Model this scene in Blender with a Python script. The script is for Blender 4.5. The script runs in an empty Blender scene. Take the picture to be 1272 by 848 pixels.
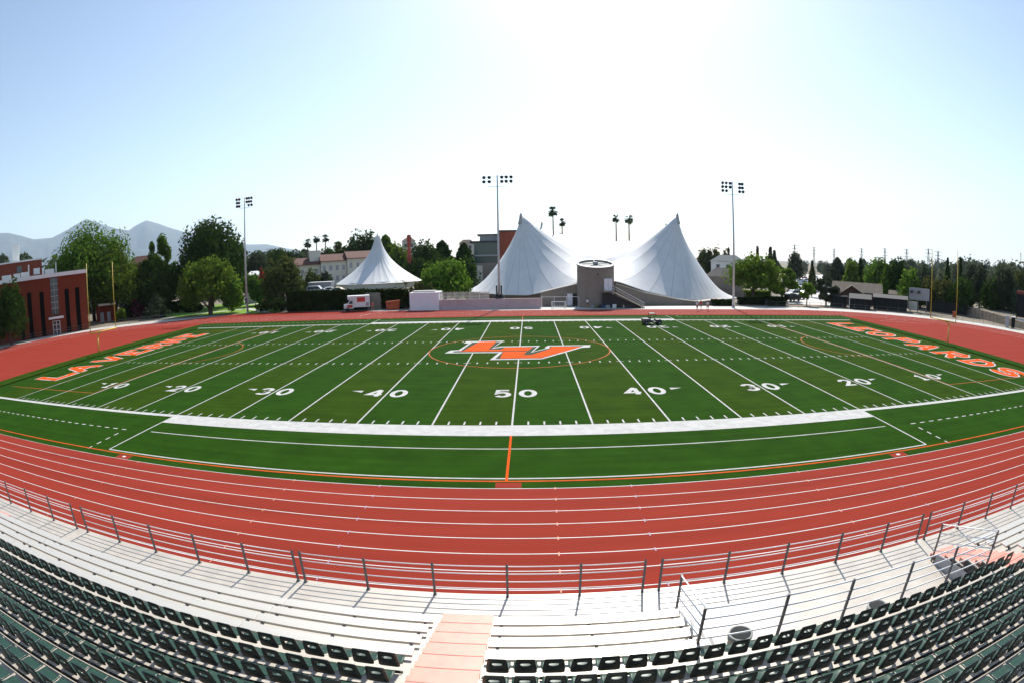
import bpy, bmesh, math, random
import numpy as np
from mathutils import Vector, Matrix, noise as mnoise
SKY_DUST = 1.0; SKY_STR = .11; SUN_STR = 4.8; EXPOSURE = .55; SEAT_MAX = 310; HAZE = 4.2e-5
random.seed(7)
rad = math.radians
S = bpy.context.scene
COL = S.collection

# ------------------------------------------------------------------ camera (fisheye lens standing high in the stands)
CP = (1.04, -53.5954, 9.3404)
YAW, PITCH, ROLL = -0.03292, -0.155235, -0.01721
FPX, K3 = 674.3487, -0.051974          # picture 1272 x 848 px
def axes():
    f = Vector((math.sin(YAW) * math.cos(PITCH), math.cos(YAW) * math.cos(PITCH), math.sin(PITCH)))
    r = Vector((math.cos(YAW), -math.sin(YAW), 0)); u = r.cross(f)
    c, s = math.cos(ROLL), math.sin(ROLL)
    return c * r + s * u, -s * r + c * u, f
AR, AU, AF = axes()
def ray(px, py):
    x, y = px - 636, 424 - py; rr = math.hypot(x, y) / FPX; th = rr
    for _ in range(30): th = rr - K3 * th ** 3
    h = math.hypot(x, y) + 1e-9
    return AR * (math.sin(th) * x / h) + AU * (math.sin(th) * y / h) + AF * math.cos(th)
def proj(p):
    d = Vector(p) - Vector(CP); X, Y, Z = d.dot(AR), d.dot(AU), d.dot(AF)
    h = math.hypot(X, Y) + 1e-9; th = math.atan2(h, Z); r = FPX * (th + K3 * th ** 3)
    return 636 + r * X / h, 424 - r * Y / h
def gpt(px, py, z=0):                  # where the line of sight meets the level z
    d = ray(px, py); t = (z - CP[2]) / d.z; return Vector(CP) + d * t
def wpt(px, py, Y):                    # where it meets the upright plane y = Y
    d = ray(px, py); t = (Y - CP[1]) / d.y; return Vector(CP) + d * t
def dpt(px, py, D):                    # where it reaches the horizontal distance D
    d = ray(px, py); t = D / math.hypot(d.x, d.y); return Vector(CP) + d * t

cam = bpy.data.cameras.new('camera'); camo = bpy.data.objects.new('camera', cam); COL.objects.link(camo)
cam.type = 'PANO'; cam.panorama_type = 'FISHEYE_LENS_POLYNOMIAL'
cam.sensor_fit = 'HORIZONTAL'; cam.sensor_width = 36; cam.lens = 14
cam.fisheye_fov = math.pi
cam.fisheye_polynomial_k0 = 0.0
cam.fisheye_polynomial_k1 = -0.05211431
cam.fisheye_polynomial_k2 = -0.00010018558
cam.fisheye_polynomial_k3 = 3.35997e-06
cam.fisheye_polynomial_k4 = -4.119546e-07
cam.clip_start = 0.1; cam.clip_end = 40000
camo.matrix_world = Matrix((( AR.x, AU.x, -AF.x, CP[0]), (AR.y, AU.y, -AF.y, CP[1]), (AR.z, AU.z, -AF.z, CP[2]), (0, 0, 0, 1)))
S.camera = camo

# ------------------------------------------------------------------ helpers
class MB:
    def __init__(s): s.v = []; s.f = []; s.m = []
    def add(s, vs, fs, m=0):
        o = len(s.v); s.v += [tuple(p) for p in vs]
        for f in fs: s.f.append(tuple(i + o for i in f)); s.m.append(m)
        return s
    def poly(s, pts, m=0): return s.add(pts, [tuple(range(len(pts)))], m)
    def box(s, x0, x1, y0, y1, z0, z1, m=0):
        v = [(x, y, z) for z in (z0, z1) for y in (y0, y1) for x in (x0, x1)]
        return s.add(v, [(0, 2, 3, 1), (4, 5, 7, 6), (0, 1, 5, 4), (2, 6, 7, 3), (0, 4, 6, 2), (1, 3, 7, 5)], m)
    def bar(s, a, b, w, h, m=0, up=(0, 0, 1)):     # rectangular bar from a to b
        a, b = Vector(a), Vector(b); d = (b - a).normalized(); u = Vector(up)
        if abs(d.dot(u)) > .99: u = Vector((0, 1, 0))
        sx = d.cross(u).normalized(); uy = sx.cross(d)
        v = [p + sx * (i * w / 2) + uy * (j * h / 2) for p in (a, b) for i, j in ((-1, -1), (1, -1), (1, 1), (-1, 1))]
        return s.add(v, [(3, 2, 1, 0), (4, 5, 6, 7)] + [(i, (i + 1) % 4, (i + 1) % 4 + 4, i + 4) for i in range(4)], m)
    def tube(s, a, b, r0, r1=None, n=8, m=0):
        a, b = Vector(a), Vector(b); r1 = r0 if r1 is None else r1
        d = (b - a).normalized(); u = Vector((0, 0, 1)) if abs(d.z) < .9 else Vector((0, 1, 0))
        sx = d.cross(u).normalized(); uy = sx.cross(d)
        ang = [2 * math.pi * i / n for i in range(n)]
        v = [p + (sx * math.cos(t) + uy * math.sin(t)) * r for p, r in ((a, r0), (b, r1)) for t in ang]
        return s.add(v, [tuple(range(n))[::-1], tuple(range(n, 2 * n))] + [(i, (i + 1) % n, (i + 1) % n + n, i + n) for i in range(n)], m)
    def lathe(s, prof, n=16, c=(0, 0, 0), m=0):
        v = [(c[0] + r * math.cos(2 * math.pi * i / n), c[1] + r * math.sin(2 * math.pi * i / n), c[2] + z) for r, z in prof for i in range(n)]
        return s.add(v, [(k * n + i, k * n + (i + 1) % n, (k + 1) * n + (i + 1) % n, (k + 1) * n + i) for k in range(len(prof) - 1) for i in range(n)], m)
    def prism(s, poly, z0, z1, m=0):
        n = len(poly); v = [(x, y, z0) for x, y in poly] + [(x, y, z1) for x, y in poly]
        return s.add(v, [tuple(range(n))[::-1], tuple(range(n, 2 * n))] + [(i, (i + 1) % n, (i + 1) % n + n, i + n) for i in range(n)], m)
    def prism_x(s, yz, x0, x1, m=0):               # outline in y, z drawn out along x
        n = len(yz); v = [(x0, y, z) for y, z in yz] + [(x1, y, z) for y, z in yz]
        return s.add(v, [tuple(range(n)), tuple(range(n, 2 * n))[::-1]] + [(i, i + n, (i + 1) % n + n, (i + 1) % n) for i in range(n)], m)
    def prism_y(s, xz, y0, y1, m=0):
        n = len(xz); v = [(x, y0, z) for x, z in xz] + [(x, y1, z) for x, z in xz]
        return s.add(v, [tuple(range(n)), tuple(range(n, 2 * n))[::-1]] + [(i, i + n, (i + 1) % n + n, (i + 1) % n) for i in range(n)], m)
    def build(s, name, mat, parent=None, smooth=False, bevel=0, fix=True):
        me = bpy.data.meshes.new(name); me.from_pydata(s.v, [], s.f)
        for x in (mat if isinstance(mat, (list, tuple)) else [mat]): me.materials.append(x)
        if any(s.m): me.polygons.foreach_set('material_index', s.m)
        if fix and len(s.f) < 20000:
            b = bmesh.new(); b.from_mesh(me); bmesh.ops.recalc_face_normals(b, faces=b.faces); b.to_mesh(me); b.free()
        if smooth: me.polygons.foreach_set('use_smooth', [True] * len(me.polygons))
        o = bpy.data.objects.new(name, me); COL.objects.link(o)
        if parent: o.parent = parent
        if bevel:
            md = o.modifiers.new('b', 'BEVEL'); md.width = bevel; md.segments = 2; md.limit_method = 'ANGLE'
        return o
def tag(o, label=None, cat=None, group=None, kind=None):
    if label: o['label'] = label
    if cat: o['category'] = cat
    if group: o['group'] = group
    if kind: o['kind'] = kind
    return o
def thing(name, label, cat, loc=(0, 0, 0), rz=0, group=None):
    o = bpy.data.objects.new(name, None); COL.objects.link(o)
    o.location = loc; o.rotation_euler = (0, 0, rz); o.empty_display_size = .3
    return tag(o, label, cat, group)
def struct(name, mb, mat, **k): return tag(mb.build(name, mat, **k), kind='structure')
def dup(root, loc, rz=None, label=None):
    r = root.copy(); COL.objects.link(r); r.location = loc
    if rz is not None: r.rotation_euler = (0, 0, rz)
    if label: r['label'] = label
    for ch in list(root.children):
        c = ch.copy(); COL.objects.link(c); c.parent = r
        for g in list(ch.children):
            d = g.copy(); COL.objects.link(d); d.parent = c
    return r

# ------------------------------------------------------------------ materials
def mat(name, col, rough=.7, metal=0, var=.12, scale=3., bump=0, bscale=None, stretch=None, spec=.5, vary2=None):
    m = bpy.data.materials.new(name); m.use_nodes = True; nt = m.node_tree; N = nt.nodes; L = nt.links
    b = N['Principled BSDF']; b.inputs['Roughness'].default_value = rough; b.inputs['Metallic'].default_value = metal
    b.inputs['Specular IOR Level'].default_value = spec
    tc = N.new('ShaderNodeTexCoord'); src = tc.outputs['Object']
    if stretch:
        mp = N.new('ShaderNodeMapping'); mp.inputs['Scale'].default_value = stretch; L.new(src, mp.inputs[0]); src = mp.outputs[0]
    n1 = N.new('ShaderNodeTexNoise'); n1.inputs['Scale'].default_value = scale; n1.inputs['Detail'].default_value = 6; n1.inputs['Roughness'].default_value = .65
    L.new(src, n1.inputs['Vector'])
    mx = N.new('ShaderNodeMix'); mx.data_type = 'RGBA'
    c2 = vary2 or tuple(c * (1 - var) for c in col); c1 = tuple(min(1, c * (1 + var)) for c in col)
    mx.inputs[6].default_value = (*c1, 1); mx.inputs[7].default_value = (*c2, 1)
    mr = N.new('ShaderNodeMapRange'); mr.inputs[1].default_value = .3; mr.inputs[2].default_value = .7
    L.new(n1.outputs[0], mr.inputs[0]); L.new(mr.outputs[0], mx.inputs[0]); L.new(mx.outputs[2], b.inputs['Base Color'])
    if bump:
        n2 = N.new('ShaderNodeTexNoise'); n2.inputs['Scale'].default_value = bscale or scale * 8; n2.inputs['Detail'].default_value = 4
        L.new(src, n2.inputs['Vector']); bp = N.new('ShaderNodeBump'); bp.inputs['Strength'].default_value = bump; bp.inputs['Distance'].default_value = .02
        L.new(n2.outputs[0], bp.inputs['Height']); L.new(bp.outputs[0], b.inputs['Normal'])
    return m
def leafmat(name, col, trans=.35, var=.42):
    m = bpy.data.materials.new(name); m.use_nodes = True; nt = m.node_tree; N = nt.nodes; L = nt.links
    out = N['Material Output']; N.remove(N['Principled BSDF'])
    tc = N.new('ShaderNodeTexCoord'); oi = N.new('ShaderNodeObjectInfo')
    n1 = N.new('ShaderNodeTexNoise'); n1.inputs['Scale'].default_value = .75; n1.inputs['Detail'].default_value = 7
    L.new(tc.outputs['Object'], n1.inputs['Vector'])
    hs = N.new('ShaderNodeHueSaturation'); hs.inputs['Color'].default_value = (*col, 1)
    mr = N.new('ShaderNodeMapRange'); mr.inputs[1].default_value = .3; mr.inputs[2].default_value = .7; mr.inputs[3].default_value = 1 - var; mr.inputs[4].default_value = 1 + var
    L.new(n1.outputs[0], mr.inputs[0]); L.new(mr.outputs[0], hs.inputs['Value'])
    mh = N.new('ShaderNodeMapRange'); mh.inputs[3].default_value = .485; mh.inputs[4].default_value = .515; L.new(oi.outputs['Random'], mh.inputs[0]); L.new(mh.outputs[0], hs.inputs['Hue'])
    d = N.new('ShaderNodeBsdfDiffuse'); t = N.new('ShaderNodeBsdfTranslucent'); g = N.new('ShaderNodeBsdfGlossy'); g.inputs['Roughness'].default_value = .5
    L.new(hs.outputs[0], d.inputs[0])
    h2 = N.new('ShaderNodeHueSaturation'); h2.inputs['Hue'].default_value = .485; h2.inputs['Value'].default_value = 1.5; L.new(hs.outputs[0], h2.inputs['Color']); L.new(h2.outputs[0], t.inputs[0])
    m1 = N.new('ShaderNodeMixShader'); m1.inputs[0].default_value = trans; L.new(d.outputs[0], m1.inputs[1]); L.new(t.outputs[0], m1.inputs[2])
    m2 = N.new('ShaderNodeMixShader'); m2.inputs[0].default_value = 0.0; L.new(m1.outputs[0], m2.inputs[1]); L.new(g.outputs[0], m2.inputs[2])
    L.new(m2.outputs[0], out.inputs[0]); return m

M = {}
M['concrete'] = mat('concrete', (.45, .40, .335), .44, var=.14, scale=1.2, bump=.06, bscale=40, spec=1.0)
M['apron'] = mat('pale concrete', (.46, .44, .40), .7, var=.16, scale=.6)
M['track'] = mat('red running track', (.238, .030, .018), .9, var=.13, scale=.6, bump=.15, bscale=60, spec=.05, stretch=(.09, 1.3, 1))
M['white_line'] = mat('white line paint', (.62, .61, .59), .7, var=.18, scale=1.2)
M['turf_white'] = mat('white turf fibre', (.44, .43, .41), .9, var=.18, scale=1.5, spec=.2)
M['turf_orange'] = mat('orange turf fibre', (.62, .075, .006), .9, var=.10, scale=1.5, spec=.05)
M['turf_dark'] = mat('dark green turf fibre', (.02, .035, .012), .9, var=.1, scale=1.5, spec=.2)
M['turf_thin'] = mat('worn orange turf line', (.34, .085, .015), .9, var=.3, scale=1.5, spec=.2)
M['orange_mark'] = mat('orange mark paint', (.52, .22, .13), .7)
M['blue_mark'] = mat('blue mark paint', (.34, .20, .28), .7)
M['alu'] = mat('mill aluminium', (.56, .525, .465), .42, metal=.3, var=.07, scale=1.5, stretch=(.25, 3, 3), bump=.05, bscale=20)
M['tread'] = mat('ribbed aluminium tread', (.52, .47, .40), .5, metal=.15, var=.12, scale=1.2, stretch=(.4, 3, 3))
M['coral'] = mat('coral stair paint', (.70, .30, .225), .5, var=.10, scale=2.5)
M['nosing'] = mat('worn coral nosing', (.42, .17, .13), .6, var=.2)
M['steel'] = mat('galvanised pipe', (.80, .80, .79), .4, var=.05)
M['post'] = mat('dark steel post', (.12, .12, .125), .5, metal=.3, var=.1)
M['seat'] = mat('dark green seat plastic', (.018, .050, .032), .38, var=.14, scale=4, spec=.35)
M['seat_shaded'] = mat('shaded dark green seat plastic', (.007, .017, .014), .40, var=.10, scale=4)  # darker copy of the seat plastic, shade put into its colour
M['black'] = mat('black metal', (.012, .012, .013), .5)
M['dark'] = mat('dark rubber', (.02, .02, .02), .8)
M['grey'] = mat('grey steel', (.30, .31, .33), .55, metal=.2)
M['yellow'] = mat('goal post yellow', (.62, .42, .05), .5)
M['bin'] = mat('grey bin plastic', (.28, .28, .26), .6)

# ------------------------------------------------------------------ sky, sun, air
SUN_AZ, SUN_EL = rad(10.2), rad(45.5)
w = bpy.data.worlds.new('World'); S.world = w; w.use_nodes = True
sk = w.node_tree.nodes.new('ShaderNodeTexSky'); sk.sky_type = 'NISHITA'; sk.sun_disc = False
sk.sun_elevation = SUN_EL; sk.sun_rotation = SUN_AZ; sk.altitude = 300; sk.air_density = 1.25; sk.dust_density = SKY_DUST; sk.ozone_density = .6
bg = w.node_tree.nodes['Background']; bg.inputs[1].default_value = SKY_STR
w.node_tree.links.new(sk.outputs[0], bg.inputs[0])
sl = bpy.data.lights.new('sun', 'SUN'); sl.energy = SUN_STR; sl.angle = rad(.53); sl.color = (1, .955, .88)
so = bpy.data.objects.new('sun', sl); COL.objects.link(so)
sd = Vector((math.sin(SUN_AZ) * math.cos(SUN_EL), math.cos(SUN_AZ) * math.cos(SUN_EL), math.sin(SUN_EL)))
so.rotation_euler = sd.to_track_quat('Z', 'Y').to_euler(); so.location = sd * 200
vs = S.view_settings; vs.view_transform = 'Standard'; vs.look = 'None'; vs.gamma = 1; vs.exposure = EXPOSURE; vs.use_curve_mapping = False
S.cycles.use_denoising = True
S.cycles.max_bounces = 8; S.cycles.transparent_max_bounces = 8; S.cycles.volume_bounces = 1; S.cycles.sample_clamp_indirect = 8

# ------------------------------------------------------------------ ground, turf, track
def sheet(pts, z): return MB().poly([(p[0], p[1], z) for p in pts])
def turf_material():
    m = mat('green turf', (.0165, .051, .0035), .95, var=.20, scale=.5, bump=.5, bscale=18, spec=.02)
    N = m.node_tree.nodes; L = m.node_tree.links
    b = N['Principled BSDF']; lk = b.inputs['Base Color'].links[0].from_socket
    tc = N.new('ShaderNodeTexCoord'); sp = N.new('ShaderNodeSeparateXYZ'); L.new(tc.outputs['Object'], sp.inputs[0])
    a = N.new('ShaderNodeMath'); a.operation = 'MULTIPLY'; a.inputs[1].default_value = 1 / 9.144; L.new(sp.outputs[0], a.inputs[0])
    f = N.new('ShaderNodeMath'); f.operation = 'FRACT'; L.new(a.outputs[0], f.inputs[0])
    g = N.new('ShaderNodeMath'); g.operation = 'GREATER_THAN'; g.inputs[1].default_value = .5; L.new(f.outputs[0], g.inputs[0])
    # the woven rolls run 5 yards wide on the playing field only
    ab = N.new('ShaderNodeMath'); ab.operation = 'ABSOLUTE'; L.new(sp.outputs[1], ab.inputs[0])
    ins = N.new('ShaderNodeMath'); ins.operation = 'LESS_THAN'; ins.inputs[1].default_value = 24.38; L.new(ab.outputs[0], ins.inputs[0])
    gm = N.new('ShaderNodeMath'); gm.operation = 'MULTIPLY'; L.new(g.outputs[0], gm.inputs[0]); L.new(ins.outputs[0], gm.inputs[1])
    mx = N.new('ShaderNodeMix'); mx.data_type = 'RGBA'; mx.blend_type = 'MULTIPLY'; L.new(gm.outputs[0], mx.inputs[0]); L.new(lk, mx.inputs[6]); mx.inputs[7].default_value = (1.45, 1.02, .85, 1)
    # faint drag streaks along the rolls
    mp = N.new('ShaderNodeMapping'); mp.inputs['Scale'].default_value = (.05, 1.6, 1); L.new(tc.outputs['Object'], mp.inputs[0])
    ns = N.new('ShaderNodeTexNoise'); ns.inputs['Scale'].default_value = 1.3; ns.inputs['Detail'].default_value = 5; L.new(mp.outputs[0], ns.inputs['Vector'])
    mr = N.new('ShaderNodeMapRange'); mr.inputs[1].default_value = .35; mr.inputs[2].default_value = .7; mr.inputs[3].default_value = .9; mr.inputs[4].default_value = 1.15; L.new(ns.outputs[0], mr.inputs[0])
    hs = N.new('ShaderNodeHueSaturation'); L.new(mr.outputs[0], hs.inputs['Value']); L.new(mx.outputs[2], hs.inputs['Color']); L.new(hs.outputs[0], b.inputs['Base Color'])
    return m
M['turf'] = turf_material()
M['ground'] = mat('dry soil and paving', (.20, .165, .12), .9, var=.35, scale=.05, vary2=(.10, .10, .075), spec=.2)
M['lawn'] = mat('lawn grass', (.15, .27, .03), .9, var=.25, scale=.6, bump=.4, bscale=10, spec=.15)
M['asphalt'] = mat('asphalt', (.09, .088, .085), .85, var=.2, scale=.2)

struct('ground', MB().poly([(-21500, -21500, -.03), (21500, -21500, -.03), (21500, 21500, -.03), (-21500, 21500, -.03)]), M['ground'])
def stadium(cx0, cx1, r, n=48, cy=0):
    p = [(cx1 + r * math.sin(t), cy - r * math.cos(t)) for t in [math.pi * i / n for i in range(n + 1)]]
    return p + [(cx0 - r * math.sin(t), cy + r * math.cos(t)) for t in [math.pi * i / n for i in range(n + 1)]]
CX0, CX1 = -56.5, 49.5
struct('apron', sheet(stadium(CX0, CX1, 46.5, cy=.5), -.018), M['apron'])
trk = stadium(CX0, CX1, 40.9)
trk = trk[:49] + [(-4, 40.9), (-24, 44.6), (-44, 47.6), (-60, 47.2)] + trk[56:]
struct('track', sheet(trk, -.008), M['track'])
struct('turf', sheet([(-58.7, -33.02), (57.8, -33.02), (57.8, 31.3), (-58.7, 31.3)], 0.0), M['turf'])
Z1 = .006
lines = MB()
def strip(mb, pts, wd, z, closed=False, m=0):       # mitred band along a flat polyline
    P = [Vector((p[0], p[1])) for p in pts]; n = len(P); off = []
    for i in range(n):
        a = P[i - 1] if (i > 0 or closed) else None; b = P[(i + 1) % n] if (i < n - 1 or closed) else None
        d1 = (P[i] - a).normalized() if a is not None else None; d2 = (b - P[i]).normalized() if b is not None else None
        if d1 is None: d1 = d2
        if d2 is None: d2 = d1
        n1 = Vector((-d1.y, d1.x)); n2 = Vector((-d2.y, d2.x)); mt = n1 + n2
        mt = n1 if mt.length < 1e-4 else mt.normalized()
        k = 1 / max(.45, mt.dot(n1)); off.append(mt * (wd / 2 * k))
    v = []
    for p, o in zip(P, off): v += [(p.x + o.x, p.y + o.y, z), (p.x - o.x, p.y - o.y, z)]
    e = n if closed else n - 1
    mb.add(v, [(2 * i, 2 * i + 1, (2 * i + 3) % (2 * n), (2 * i + 2) % (2 * n)) for i in range(e)], m)
def rect(mb, x0, x1, y0, y1, z, m=0): mb.poly([(x0, y0, z), (x1, y0, z), (x1, y1, z), (x0, y1, z)], m)
def arc(cx, cy, r, a0, a1, n=40): return [(cx + r * math.cos(a0 + (a1 - a0) * i / n), cy + r * math.sin(a0 + (a1 - a0) * i / n)) for i in range(n + 1)]
YD = .9144; HW = 24.385
# lane lines of the track
tl = MB()
for k in range(8):
    r = 33.02 + 1.06 * k
    if k < 8: strip(tl, stadium(CX0, CX1, r + .06)[:-1], .042, -.002, True)
for i in range(26):                                 # start and exchange marks
    x = random.uniform(-55, 30); k = random.randint(0, 8)
    rect(tl, x, x + .35, 31.4 + k * 1.0, 31.48 + k * 1.0, -.0005)
struct('track_lane_lines', tl, M['white_line'], fix=False)
mk = MB()
for xs, sl_, mi in ((-9.5, .55, 0), (2.0, -.35, 0), (-5.4, .75, 1), (5.2, -.45, 1), (-19.4, .9, 0), (13.2, -.6, 0), (17.5, -.75, 1), (-24.5, 1.0, 1)):
    for k in range(8):
        y = -33.08 - 1.06 * k; x = xs + sl_ * 0 + (2 - k) * .02
        rect(mk, x - .025, x + .025, y - .12, y + .12, .0015 + .0004 * k, mi)
struct('track_exchange_marks', mk, [M['orange_mark'], M['blue_mark']], fix=False)
dz = MB()                                            # faint approach lines in the red end areas
strip(dz, [(65, 26), (70, 24.6)], .08, -.001); strip(dz, [(62, 24), (72, 20)], .08, -.0005); strip(dz, [(-28.2, 36), (-27.4, 40), (-25, 43)], .1, -.001)
struct('track_approach_lines', dz, M['white_line'], fix=False)

# white field lines
for k in range(-10, 11):
    rect(lines, k * 5 * YD - .055, k * 5 * YD + .055, -HW, HW, Z1)
struct('yard_lines', lines, M['turf_white'], fix=False)
hm = MB()
for i in range(-49, 50):
    x = i * YD
    if i % 5 == 0: continue
    rect(hm, x - .05, x + .05, -HW + .1, -HW + .72, Z1); rect(hm, x - .05, x + .05, HW - .72, HW - .1, Z1)
    for y in (-6.1, 6.1): rect(hm, x - .06, x + .06, y - .3, y + .3, Z1)
for i in range(-9, 10):
    for y in (-6.1, 6.1): rect(hm, i * 5 * YD - .35, i * 5 * YD + .35, y - .05, y + .05, Z1 + .003)
struct('hash_marks', hm, M['turf_white'], fix=False)
bd = MB()
EX = 60 * YD
for sgn in (-1, 1):
    y0, y1 = sorted((sgn * HW, sgn * (HW + .5)))
    rect(bd, -EX - .5, EX + .5, y0, y1, Z1 + .001)
    y0, y1 = sorted((sgn * (HW + .5), sgn * (HW + 1.85))); rect(bd, -22.9, 22.9, y0, y1, Z1 + .001)
    rect(bd, -22.3, 22.4, min(sgn * 28.2, sgn * 28.3), max(sgn * 28.2, sgn * 28.3), Z1 + .001)
    if sgn < 0: rect(bd, -22.9, 22.9, -32.06, -31.94, Z1 + .001)
    for sx in (-1, 1):
        strip(bd, [(sx * 22.9, sgn * (HW + .5)), (sx * 22.9, sgn * (32.0 if sgn < 0 else 30.6))], .11, Z1 + .002)
        x0, x1 = sorted((sx * EX, sx * (EX + .5))); rect(bd, x0, x1, -HW, HW, Z1 + .001)
        for i in range(36): rect(bd, *sorted((sx * (24.6 + i * .92), sx * (25.06 + i * .92))), min(sgn * 28.32, sgn * 28.44), max(sgn * 28.32, sgn * 28.44), Z1 + .001)
        for i in range(4 if sgn < 0 else 2): rect(bd, *sorted((sx * 24.6, sx * 24.72)), *sorted((sgn * (29.2 + i * .92), sgn * (29.66 + i * .92))), Z1 + .001)
struct('sideline_border', bd, M['turf_white'], fix=False)
og = MB(); ZO = Z1 + .005
rect(og, -58.6, 57.7, -32.38, -32.24, ZO); rect(og, -.06, .06, -32.24, -HW - 1.85, ZO); rect(og, -.06, .06, HW + 1.9, 31.2, ZO)
strip(og, arc(0, .6, 9.15, 0, 2 * math.pi)[:-1], .13, ZO, True)
for sx in (-1, 1):
    strip(og, [(sx * 52.9, -20.2), (sx * 36.75, -20.2), (sx * 36.75, 20.2), (sx * 52.9, 20.2)], .12, ZO + .002)
    a = 0.93; strip(og, [(sx * p[0], p[1]) for p in arc(-41.9, .2, 9.15, -a, a, 24)], .12, ZO + .001)
struct('orange_field_lines', og, M['turf_thin'], fix=False)
# brighter near line and halfway line
ob = MB(); rect(ob, -58.6, 57.7, -32.34, -32.275, ZO + .004); rect(ob, -.055, .055, -32.26, -HW - 1.85, ZO + .004)
struct('orange_touchline', ob, M['turf_orange'], fix=False)
pd = MB()
for x in (-20.9, .1, 20.0): rect(pd, x - .55, x + .55, -33.0, -32.45, .004)
struct('track_inlay', pd, M['track'], fix=False)
pw = MB()
for x in (-20.9, 20.0): rect(pw, x - .12, x + .12, -32.78, -32.6, .008)
struct('track_inlay_marks', pw, M['white_line'], fix=False)

# lettering ------------------------------------------------------------
def cur(c, rx, ry, a0, a1, n=10): return [(c[0] + rx * math.cos(a0 + (a1 - a0) * i / n), c[1] + ry * math.sin(a0 + (a1 - a0) * i / n)) for i in range(n + 1)]
pi = math.pi
G = {
 'L': [[(.2, 1), (.2, 0), (1, 0), (1, .22)], [(.02, 1), (.4, 1)], [(.02, 0), (.2, 0)]],
 'A': [[(.1, 0), (.46, 1)], [(.54, 1), (.9, 0)], [(.38, 1), (.62, 1)], [(.22, .33), (.78, .33)], [(-.04, 0), (.24, 0)], [(.76, 0), (1.04, 0)]],
 'V': [[(.1, 1), (.47, 0)], [(.53, 0), (.9, 1)], [(-.04, 1), (.24, 1)], [(.76, 1), (1.04, 1)]],
 'E': [[(.98, .8), (.98, 1), (.2, 1), (.2, 0), (.98, 0), (.98, .2)], [(.2, .5), (.75, .5)], [(0, 1), (.2, 1)], [(0, 0), (.2, 0)]],
 'R': [[(.2, 0), (.2, 1)], [(.2, 1), (.68, 1)] + cur((.68, .76), .26, .24, pi / 2, -pi / 2) + [(.2, .52)], [(.52, .52), (.9, 0), (1.04, 0)], [(0, 1), (.2, 1)], [(0, 0), (.38, 0)]],
 'N': [[(.17, 0), (.17, 1)], [(.17, 1), (.83, 0)], [(.83, 0), (.83, 1)], [(0, 0), (.34, 0)], [(.68, 1), (1, 1)], [(0, 1), (.17, 1)]],
 'O': [cur((.5, .5), .42, .5, 0, 2 * pi, 20)[:-1]],
 'P': [[(.2, 0), (.2, 1)], [(.2, 1), (.68, 1)] + cur((.68, .74), .27, .26, pi / 2, -pi / 2) + [(.2, .48)], [(0, 1), (.2, 1)], [(0, 0), (.38, 0)]],
 'D': [[(.2, 0), (.2, 1)], [(.2, 1), (.5, 1)] + cur((.5, .5), .42, .5, pi / 2, -pi / 2, 14) + [(.2, 0)], [(0, 1), (.2, 1)], [(0, 0), (.2, 0)]],
 'S': [[(.9, .74)] + cur((.5, .75), .4, .25, .25, 1.5 * pi, 12) + cur((.5, .25), .4, .25, pi / 2, -pi + .25, 12)],
 '0': [cur((.5, .5), .4, .5, 0, 2 * pi, 22)[:-1]],
 '1': [[(.5, 0), (.5, 1), (.2, .78)], [(.15, 0), (.85, 0)]],
 '2': [[(.1, .72)] + cur((.5, .72), .38, .28, pi * .95, -.5, 12) + [(.12, 0), (.92, 0)]],
 '3': [[(.1, .78)] + cur((.48, .76), .36, .24, pi * .85, -pi / 2, 12) + cur((.48, .26), .4, .26, pi / 2, -pi * .85, 12)],
 '4': [[(.72, 0), (.72, 1)], [(.74, 1), (.62, 1), (.08, .3), (.98, .3)]],
 '5': [[(.88, 1), (.22, 1), (.16, .5), (.3, .6)] + cur((.5, .32), .38, .32, pi * .55, -pi * .8, 14)],
}
def glyph(mb, ch, to, sw, sh, t, z, m=0):           # to(u, v) puts a letter point on the field
    for i, pl in enumerate(G[ch]):
        closed = ch in 'O0' and i == 0
        strip(mb, [to(x * sw, y * sh) for x, y in pl], t, z + i * .0012, closed, m)
def yard_number(x, txt, flip, arrow):
    mb = MB(); ht, wd, gap = 1.72, 1.14, .62; s = -1 if flip else 1; yb = -17.95 if not flip else 17.95
    xa = -(wd + gap / 2) - .06; xb = gap / 2 - .06
    for ch, ox in zip(txt, (xa, xb)):
        glyph(mb, ch, lambda u, v, ox=ox: (x + s * (u + ox + .06), yb + s * v), wd, ht, .36, Z1 + .006)
    if arrow:
        a = arrow; ex = x + a * 2.0
        mb.poly([(ex, yb + s * 1.05, Z1 + .006), (ex, yb + s * 1.6, Z1 + .006), (ex + a * .9, yb + s * 1.5, Z1 + .006)][::a])
    struct('yard_number', mb, M['turf_white'], fix=False)
for k in range(-4, 5):
    txt = str(50 - 10 * abs(k)); ar = (k > 0) - (k < 0)
    for fl in (False, True): yard_number(k * 10 * YD, txt, fl, ar)
def endzone(word, to, wd, ht, pitch, name):
    a = MB(); b = MB(); pos = 0
    for i, ch in enumerate(word):
        if ch == ' ': pos += .9; continue
        f = lambda u, v, p=pos: to(u + p, v)
        glyph(a, ch, f, wd, ht, 1.42, Z1 + .002 + .0005 * (i % 2)); glyph(b, ch, f, wd, ht, .98, Z1 + .012 + .0005 * (i % 2)); pos += pitch
    struct(name + '_outline', a, M['turf_white'], fix=False); struct(name, b, M['turf_orange'], fix=False)
endzone('LA VERNE', lambda u, v: (-48.55 - v, -16.6 + u), 3.7, 3.5, 4.83, 'end_zone_lettering')
endzone('LEOPARDS', lambda u, v: (48.45 + v, 21.0 - u), 3.9, 3.6, 5.27, 'end_zone_lettering')
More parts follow.
